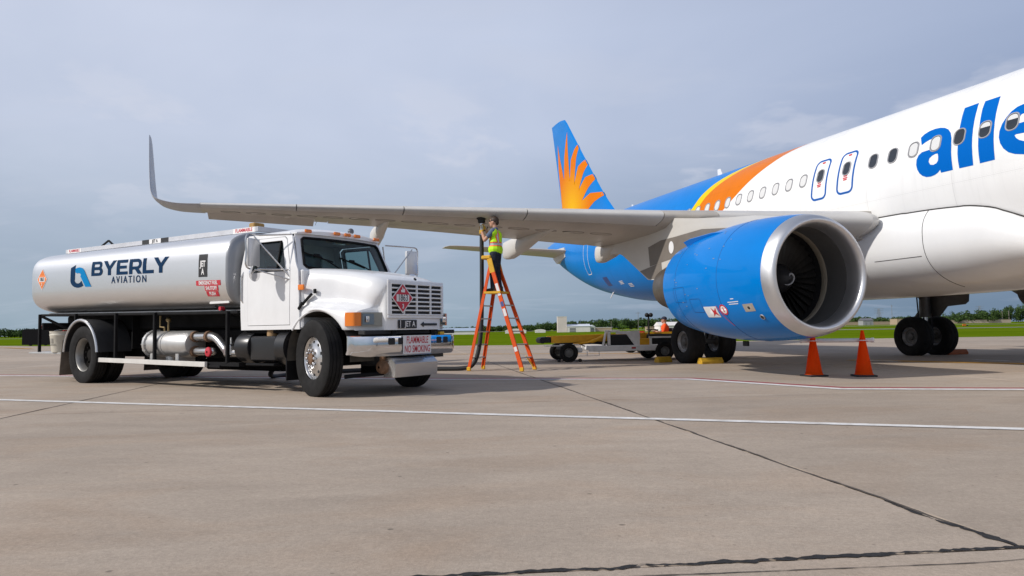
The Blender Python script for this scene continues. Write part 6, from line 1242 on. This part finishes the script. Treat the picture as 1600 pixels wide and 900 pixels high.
b = MB(); b.box((0.0, -0.76, 0.03), (0.20, 0.14, 0.06), 0.01); b.cyl((0.33, -0.8, 0.04), (0.33, -0.66, 0.04), 0.045, n=10); b.cyl((-0.28, -0.8, 0.035), (-0.28, -0.66, 0.035), 0.04, n=10); b.bar((-0.28, -0.73, 0.03), (0.33, -0.73, 0.03), 0.02)
ck = b.build('loader_chock', M_dark, None, 0); ck.matrix_world = Matrix.Translation((1.47, 21.3, 0.003)) @ Matrix.Rotation(0.13, 4, 'Z'); tag(ck, 'small black wheel chock pair at the front wheel of the belt loader', 'chock')
# tug with its driver behind the loader
TG = thing('baggage_tractor', 'small red baggage tractor half hidden behind the belt loader', 'tractor', (5.27, 27.0, 0), 0.25)
M_tred = mat('tractor_red', (0.42, 0.02, 0.012), 0.5, var=0.2)
b = MB(); b.box((0, 0, 0.42), (2.3, 1.1, 0.30), 0.05); b.box((-0.85, 0, 0.68), (0.55, 1.0, 0.26), 0.06); b.build('tractor_body', M_tred, TG)
b = MB(); b.box((0.42, 0, 0.58), (0.45, 0.5, 0.16), 0.05); b.box((0.66, 0, 0.76), (0.1, 0.48, 0.3), 0.04); b.build('seat', M_seat, TG); b = MB(); b.tube([(-0.4, 0, 0.6), (-0.15, 0, 0.85)], 0.02, 6); b.lathe([(0.0, 0.15), (0.015, 0.165), (0.0, 0.18), (-0.015, 0.165), (0, 0.15)], (-0.15, 0, 0.86), 'Z', 20); b.build('steering_wheel', M_black, TG)
for x in (-0.75, 0.75):
    for s in (-1, 1): w = link('wheel', WTM, TG); w.location = (x, s*0.55, 0.26); link('rim', WRM, w)
P2 = thing('person', 'person in bright orange shirt and dark cap seated behind the belt loader', 'person', (5.27+0.42*cos(0.25), 27.0+0.42*sin(0.25), -0.08), 0.25+pi-0.5)
b = MB(); head(b, (0.04, 0, 1.285)); limb(b, [(0, 0, 1.1), (0.02, 0, 1.23)], [0.06, 0.055]); limb(b, [(0, 0, 0.80), (0.02, 0, 1.05)], [0.14, 0.13])
for s in (-1, 1):
    limb(b, [(0.0, s*0.19, 1.06), (0.08, s*0.24, 0.80)], [0.055, 0.042]); limb(b, [(0.08, s*0.24, 0.80), (0.32, s*0.16, 0.86)], [0.042, 0.03]); b.ball((0.37, s*0.15, 0.87), 0.045, (1.2, 0.7, 0.6), 8)
    for k in range(4): limb(b, [(0.40, s*(0.13+0.018*k), 0.875), (0.45, s*(0.13+0.018*k), 0.865), (0.46, s*(0.13+0.018*k), 0.84)], [0.01, 0.009, 0.008], 6)
    limb(b, [(0.37, s*0.125, 0.88), (0.42, s*0.105, 0.89)], [0.012, 0.01], 6); limb(b, [(0, s*0.09, 0.82), (0.40, s*0.11, 0.80), (0.44, s*0.11, 0.62)], [0.085, 0.06, 0.045])
remesh('body', b, M_skin, P2, 0.011, 3)
b = MB(); limb(b, [(0, -0.05, 0.82), (0, 0.05, 0.82)], [0.155, 0.155]); limb(b, [(0, -0.07, 0.98), (0.01, 0.07, 0.98)], [0.15, 0.15]); limb(b, [(0.0, -0.14, 1.07), (0.0, 0.14, 1.07)], [0.085, 0.085]); [limb(b, [(0.0, s*0.19, 1.06), (0.06, s*0.225, 0.87)], [0.075, 0.068]) for s in (-1, 1)]; remesh('shirt', b, M_oshirt, P2, 0.013, 5)
b = MB(); [limb(b, [(0, s*0.09, 0.81), (0.40, s*0.11, 0.79), (0.45, s*0.11, 0.58)], [0.105, 0.08, 0.07]) for s in (-1, 1)]; remesh('trousers', b, M_jeans, P2, 0.014, 4)
b = MB(); b.ball((0.03, 0, 1.335), 0.105, (1.03, 0.88, 0.80), 16); b.box((0.15, 0, 1.325), (0.13, 0.15, 0.014), 0.006); remesh('cap', b, M_cap, P2, 0.01, 2)

# ================================================================== BLACK BOX TRAILER FAR LEFT
BX = thing('equipment_trailer', 'low black box trailer standing on the apron beyond the truck tail', 'trailer', (-45.6, 71.6, 0), -0.55)
b = MB(); b.prism([(-3.3, 0.10), (3.3, 0.10), (3.3, 1.62), (-2.9, 1.66), (-3.3, 1.45)], lambda u, v: (u, -0.9, v), lambda u, v: (u, 0.9, v)); b.build('trailer_body', mat('trailer_black', (0.004, 0.004, 0.005), 0.9, spec=0.05), BX, 0)
for x in (-2.0, 2.0):
    for s in (-1, 1): b = MB(); b.lathe([(-0.1, 0.0), (-0.1, 0.28), (-0.06, 0.31), (0.06, 0.31), (0.1, 0.28), (0.1, 0.0)], (x, s*0.7, 0.31), 'Y', 20); b.build('wheel', M_tyre, BX)
# ================================================================== FAR BACKGROUND
def gz(x, y):
    def ss(a, b_, v): t = min(1, max(0, (v-a)/(b_-a))); return t*t*(3-2*t)
    return -0.06-1.35*ss(90, 400, y)*math.exp(-((x-10)/130)**2)
# the grass sheet follows the slight fall of the ground
me = gr.data; bm = bmesh.new()
XS = [-6000, -2500, -1000, -500, -300, -200, -140, -100, -70, -40, -15, 10, 35, 60, 90, 120, 160, 220, 300, 420, 600, 1000, 2500, 6000]; YS = [-60, 30, 90, 130, 170, 210, 250, 300, 350, 400, 600, 1000, 2500, 9000]
gv = [[bm.verts.new((x, y, gz(x, y))) for x in XS] for y in YS]
for i in range(len(YS)-1):
    for j in range(len(XS)-1): bm.faces.new((gv[i][j], gv[i][j+1], gv[i+1][j+1], gv[i+1][j]))
bm.to_mesh(me); bm.free()
for p in me.polygons: p.use_smooth = True
M_bwall = mat('far_wall_white', (0.78, 0.74, 0.70), 0.8, var=0.12, vscale=0.3); M_btan = mat('far_wall_tan', (0.40, 0.30, 0.21), 0.8, var=0.15, vscale=0.3); M_broof = mat('far_roof_metal', (0.66, 0.69, 0.74), 0.5, var=0.1, vscale=0.3); M_bdark = mat('far_door_grey', (0.22, 0.22, 0.22), 0.7); M_bpink = mat('far_wall_pink', (0.74, 0.64, 0.59), 0.8, var=0.12, vscale=0.3)
def house(name, label, x0, x1, y, h, dep, roof='gable', m=None, rm=None, ridge=1.0, door=None, axis='x', cat='building', rot=0.0):
    m = m or M_bwall; rm = rm or M_broof; cx = (x0+x1)/2; z0 = gz(cx, y); w = x1-x0; t = thing(name, label, cat, (cx, y, z0), rot); hw, hd = w/2, dep/2
    b = MB(); b.box((0, 0, h/2-0.15), (w, dep, h+0.3)); wl_ = b.build('wall', m, t, 0)
    b = MB(); o = 0.3
    if roof == 'gable':
        if axis == 'x': b.prism([(-hd-o, h-0.02), (hd+o, h-0.02), (0, h+ridge)], lambda u, v: (-hw-o, u, v), lambda u, v: (hw+o, u, v))
        else: b.prism([(-hw-o, h-0.02), (hw+o, h-0.02), (0, h+ridge)], lambda u, v: (u, -hd-o, v), lambda u, v: (u, hd+o, v))
    elif roof == 'barrel': b.prism([(-hw-o, h-0.02)]+[(-cos(a)*(hw+o), h+sin(a)*ridge) for a in [pi*k/12 for k in range(1, 12)]]+[(hw+o, h-0.02)], lambda u, v: (u, -hd, v), lambda u, v: (u, hd, v))
    else: b.box((0, 0, h+0.12), (w+0.2, dep+0.2, 0.25))
    b.build('roof', rm, t, 30)
    if door:
        for dx, dw, dh in door: b = MB(); b.box((dx, -hd-0.03, dh/2), (dw, 0.06, dh)); b.build('door', M_bdark, t, 0)
    return t
house('tower_building', 'tall pale block tower joined to the white hangar beyond the grass', 25.9, 31.3, 422, 8.9, 5, 'flat', M_bpink, M_bwall)
house('hangar', 'white metal hangar with grey gable roof right of the pale tower', 31.5, 44.6, 424, 3.3, 10, 'gable', M_bwall, M_broof, 1.3, [(-3.5, 3.5, 2.4)], 'x')
house('hangar_annex', 'low hangar end with wide grey door beside the pale tower', 44.7, 47.6, 424, 2.9, 8, 'gable', M_bwall, M_broof, 1.0, [(0, 2.0, 2.2)], 'y')
house('low_shed', 'long low tan shed right of the white hangar', 47.9, 58.5, 432, 2.2, 6, 'flat', M_btan, M_bwall)
house('quonset', 'small white rounded quonset left of the pale tower', 13.0, 18.8, 420, 0.9, 6, 'barrel', M_bwall, M_bwall, 1.1)
house('quonset', 'white rounded quonset seen through the stepladder legs', -3.9, 7.0, 382, 1.1, 8, 'barrel', M_bwall, M_bwall, 1.4)
house('long_hangar', 'long low hangar with pale blue roof between truck and ladder', -33, -14.8, 302, 1.5, 9, 'gable', M_bwall, mat('far_roof_blue', (0.36, 0.45, 0.56), 0.5), 1.2)
house('hangar', 'white hangar with pale roof behind the person in orange', 60.0, 84.0, 302, 2.3, 12, 'gable', M_bwall, M_bwall, 1.5)
house('low_shed', 'small tan shed left of the hangar behind the loader', 60.6, 64.6, 331, 1.9, 5, 'flat', M_btan, M_btan)
house('tan_block', 'tan flat-roofed building just left of the far landing gear', 272, 284, 520, 3.9, 10, 'flat', M_btan, M_btan)
house('tan_row', 'long low tan building between the cones and the far landing gear', 255, 300, 562, 2.3, 10, 'flat', M_btan, M_btan)
house('grey_house', 'small grey gabled house above the right traffic cone', 239, 246, 500, 3.2, 7, 'gable', mat('far_wall_grey', (0.3, 0.3, 0.31), 0.8), mat('far_roof_dark', (0.14, 0.14, 0.15), 0.7), 1.6, [(-1.5, 1.0, 2.0), (1.5, 1.0, 2.0)])
house('long_shed', 'very long low tan wall building right of the far landing gear', 340, 408, 600, 2.6, 8, 'flat', mat('far_wall_beige', (0.48, 0.38, 0.30), 0.8, var=0.12, vscale=0.2), M_btan)
sg = thing('taxiway_sign', 'small orange taxiway sign in the grass at right', 'sign', (124.0, 200, gz(124, 200)), 0.2); b = MB(); b.box((0, 0, 0.42), (1.1, 0.15, 0.55), 0.03); b.build('sign_panel', M_signorange, sg); b = MB(); b.box((-0.3, 0, 0.08), (0.06, 0.06, 0.2)); b.box((0.3, 0, 0.08), (0.06, 0.06, 0.2)); b.build('sign_post', M_dark, sg); b = MB(); b.box((1.0, 0, 0.3), (0.5, 0.2, 0.35), 0.03); b.build('sign_box', M_dark, sg)
def pole(x, y, h, label, r=0.14, arms=True):
    t = thing('utility_pole', label, 'pole', (x, y, gz(x, y))); b = MB(); b.cyl((0, 0, -0.2), (0, 0, h), r, r*0.7, 8); b.build('pole_shaft', mat('pole_grey', (0.22, 0.20, 0.18), 0.8), t)
    if arms: b = MB(); b.box((0, 0, h-0.6), (2.2, 0.14, 0.14)); b.build('crossarm', MATS['pole_grey'], t)
pole(57.0, 330, 9.0, 'thin utility pole above the belt loader conveyor', 0.12); pole(54.2, 400, 5.8, 'short thin pole right of the white hangar', 0.12, False)
pole(402.3, 598, 9.8, 'utility pole at the far right, left one of two', 0.3); pole(407.8, 598, 9.7, 'utility pole at the far right, right one of two', 0.3)
def pylon(x, y, h, label, w=4.0):
    t = thing('lattice_tower', label, 'tower', (x, y, gz(x, y))); b = MB(); n = 9
    for sx, sy in ((-1, -1), (1, -1), (1, 1), (-1, 1)): b.cyl((sx*w/2, sy*w/2, -0.3), (sx*w*0.12, sy*w*0.12, h), 0.16, 0.12, 5)
    for i in range(n):
        z0, z1 = h*i/n, h*(i+1)/n; a0, a1 = w/2*(1-0.76*i/n), w/2*(1-0.76*(i+1)/n)
        for s in (-1, 1): b.cyl((s*a0, -a0, z0), (-s*a1, -a1, z1), 0.09, n=4); b.cyl((s*a0, a0, z0), (-s*a1, a1, z1), 0.09, n=4)
    for k in (0.72, 0.86, 0.98): b.cyl((-w*0.9, 0, h*k), (w*0.9, 0, h*k), 0.15, n=5)
    b.build('lattice', mat('pylon_grey', (0.24, 0.25, 0.27), 0.7), t)
pylon(352.5, 700, 15.4, 'lattice power tower on the skyline left of the far gear', 5.0); pylon(578, 900, 20.8, 'lattice power tower on the skyline right of the far gear', 6.0)
t = thing('radio_mast', 'thin radio mast on the skyline right of the engine', 'mast', (417.2, 800, gz(417, 800))); b = MB(); b.cyl((0, 0, -0.2), (0, 0, 21.5), 0.3, 0.12, 6); b.box((0, 0, 20), (1.6, 0.4, 0.5)); b.build('mast_shaft', MATS['pole_grey'], t)
# trees ---------------------------------------------------------------------
def leaf_mat(name, c0, c1):
    m = bpy.data.materials.new(name); m.use_nodes = True; n, l = m.node_tree.nodes, m.node_tree.links; b = n['Principled BSDF']; b.inputs['Roughness'].default_value = 0.75; b.inputs['Specular IOR Level'].default_value = 0.2
    g = n.new('ShaderNodeNewGeometry'); t = n.new('ShaderNodeTexNoise'); l.new(g.outputs['Position'], t.inputs['Vector']); t.inputs['Scale'].default_value = 0.16; t.inputs['Detail'].default_value = 5
    a = n.new('ShaderNodeMath'); a.operation = 'ADD'; l.new(t.outputs['Fac'], a.inputs[0]); q = n.new('ShaderNodeMath'); q.operation = 'MULTIPLY_ADD'; l.new(g.outputs['Random Per Island'], q.inputs[0]); q.inputs[1].default_value = 0.35; q.inputs[2].default_value = -0.17; l.new(q.outputs[0], a.inputs[1])
    r = n.new('ShaderNodeValToRGB'); l.new(a.outputs[0], r.inputs[0]); e = r.color_ramp.elements; e[0].position = 0.3; e[0].color = (*c0, 1); e[1].position = 0.72; e[1].color = (*c1, 1); l.new(r.outputs[0], b.inputs['Base Color']); return m
M_leaf = leaf_mat('leaves', (0.022, 0.046, 0.012), (0.068, 0.118, 0.026)); M_leaf2 = leaf_mat('leaves_light', (0.05, 0.10, 0.016), (0.11, 0.19, 0.03)); M_bark = mat('bark', (0.07, 0.052, 0.04), 0.9)
def crown(vs, fs, cx, cy, z0, h, w, n, ls, rnd):
    lobes = [(cx+rnd.uniform(-0.30, 0.30)*w, cy+rnd.uniform(-0.3, 0.3)*w, z0+h*rnd.uniform(0.30, 0.78), w*rnd.uniform(0.20, 0.36), h*rnd.uniform(0.16, 0.27)) for _ in range(8)]
    for i in range(n):
        lx, ly, lz, lr, lh = lobes[i % 8]; u = Vector((rnd.gauss(0, 1), rnd.gauss(0, 1), rnd.gauss(0, 1))).normalized(); q = rnd.uniform(0.55, 1.05); p = Vector((lx+u.x*lr*q, ly+u.y*lr*q, lz+u.z*lh*q))
        nn = (u+Vector((rnd.uniform(-.6, .6), rnd.uniform(-.6, .6), rnd.uniform(-.6, .6)))).normalized(); a = nn.orthogonal().normalized(); c = nn.cross(a); s_ = ls*rnd.uniform(0.6, 1.3); k = len(vs); th = rnd.uniform(0, 6.28); a, c = a*cos(th)+c*sin(th), c*cos(th)-a*sin(th)
        for d in (a*s_+nn*0.0, c*s_*0.7+nn*s_*0.25, -a*s_, -c*s_*0.7+nn*s_*0.25): q_ = p+d; vs.append((q_.x, q_.y, max(q_.z, z0-0.1)))
        fs.append((k, k+1, k+2, k+3))
rnd = random.Random(11)
TOPS = [(-520, 6.0), (-422, 6.2), (-406, 6.5), (-300, 5.5), (-120, 4.0), (-53, 2.6), (-21.6, 3.4), (0, 3.0), (31.2, 5.3), (62.9, 5.8), (85, 7.4), (105, 7.3), (131, 6.4), (210, 5.4), (289, 5.8), (316, 4.9), (358, 5.9), (385, 8.9), (406, 10.7), (422, 12.6), (520, 13), (640, 12)]
vs, fs = [], []; x = -560.0; tv = MB()
while x < 640:
    for row in range(3):
        h = interp(x, TOPS)*rnd.uniform(0.95, 1.30)*(1.0+0.06*row); y = 600+row*12+rnd.uniform(-5, 5); xx = x+rnd.uniform(-2, 2); z0 = gz(xx, y); w = rnd.uniform(5.5, 9.5); crown(vs, fs, xx, y, z0-0.5, h-z0*1.0+0.5, w, 300 if row == 0 else 220, 0.62, rnd); tv.cyl((xx, y, z0-0.3), (xx, y, z0+h*0.5), 0.22, 0.1, 5)
    x += rnd.uniform(3.6, 5.4)
me = bpy.data.meshes.new('far_wood'); me.from_pydata(vs, [], fs); me.materials.append(M_leaf); fw = kind(link('far_wood', me), 'stuff'); fw['label'] = 'dark green wood along the far edge of the airfield'; fw['category'] = 'wood'
kind(tv.build('trunks', M_bark, fw, 0), 'stuff')
def tree(x, y, h, w, label, m=M_leaf, n=420, ls=0.42, name='tree'):
    z0 = gz(x, y); t = thing(name, label, 'tree', (x, y, z0)); v2, f2 = [], []; crown(v2, f2, 0, 0, h*0.12, h*0.92, w, n, ls, rnd); me = bpy.data.meshes.new('crown'); me.from_pydata(v2, [], f2); me.materials.append(m); link('crown', me, t)
    b = MB(); b.cyl((0, 0, -0.2), (0, 0, h*0.55), h*0.035, h*0.015, 7)
    for k in range(4): a = k*1.7; b.cyl((0, 0, h*(0.3+0.05*k)), (cos(a)*w*0.3, sin(a)*w*0.3, h*(0.55+0.06*k)), h*0.016, h*0.006, 5)
    b.build('trunk', M_bark, t); return t
tree(20.5, 470, 6.3, 10, 'round leafy tree just left of the pale tower'); tree(13.5, 505, 5.2, 9, 'low rounded tree left of the small quonset'); tree(52, 470, 6.0, 9, 'bushy tree behind the low tan shed'); tree(68, 450, 5.0, 6, 'small rounded tree behind the lamp mast of the loader', M_leaf2)
tree(283.5, 540, 4.2, 8, 'bright green round bush between the tan buildings', M_leaf2, 420, 0.4, 'bush'); tree(300, 560, 6.4, 8, 'tree rising over the tan block left of the far gear'); tree(432, 575, 9.5, 14, 'large pale green tree at the right edge', M_leaf2); tree(-438, 595, 7.2, 12, 'broad tree at the left edge beyond the grass')
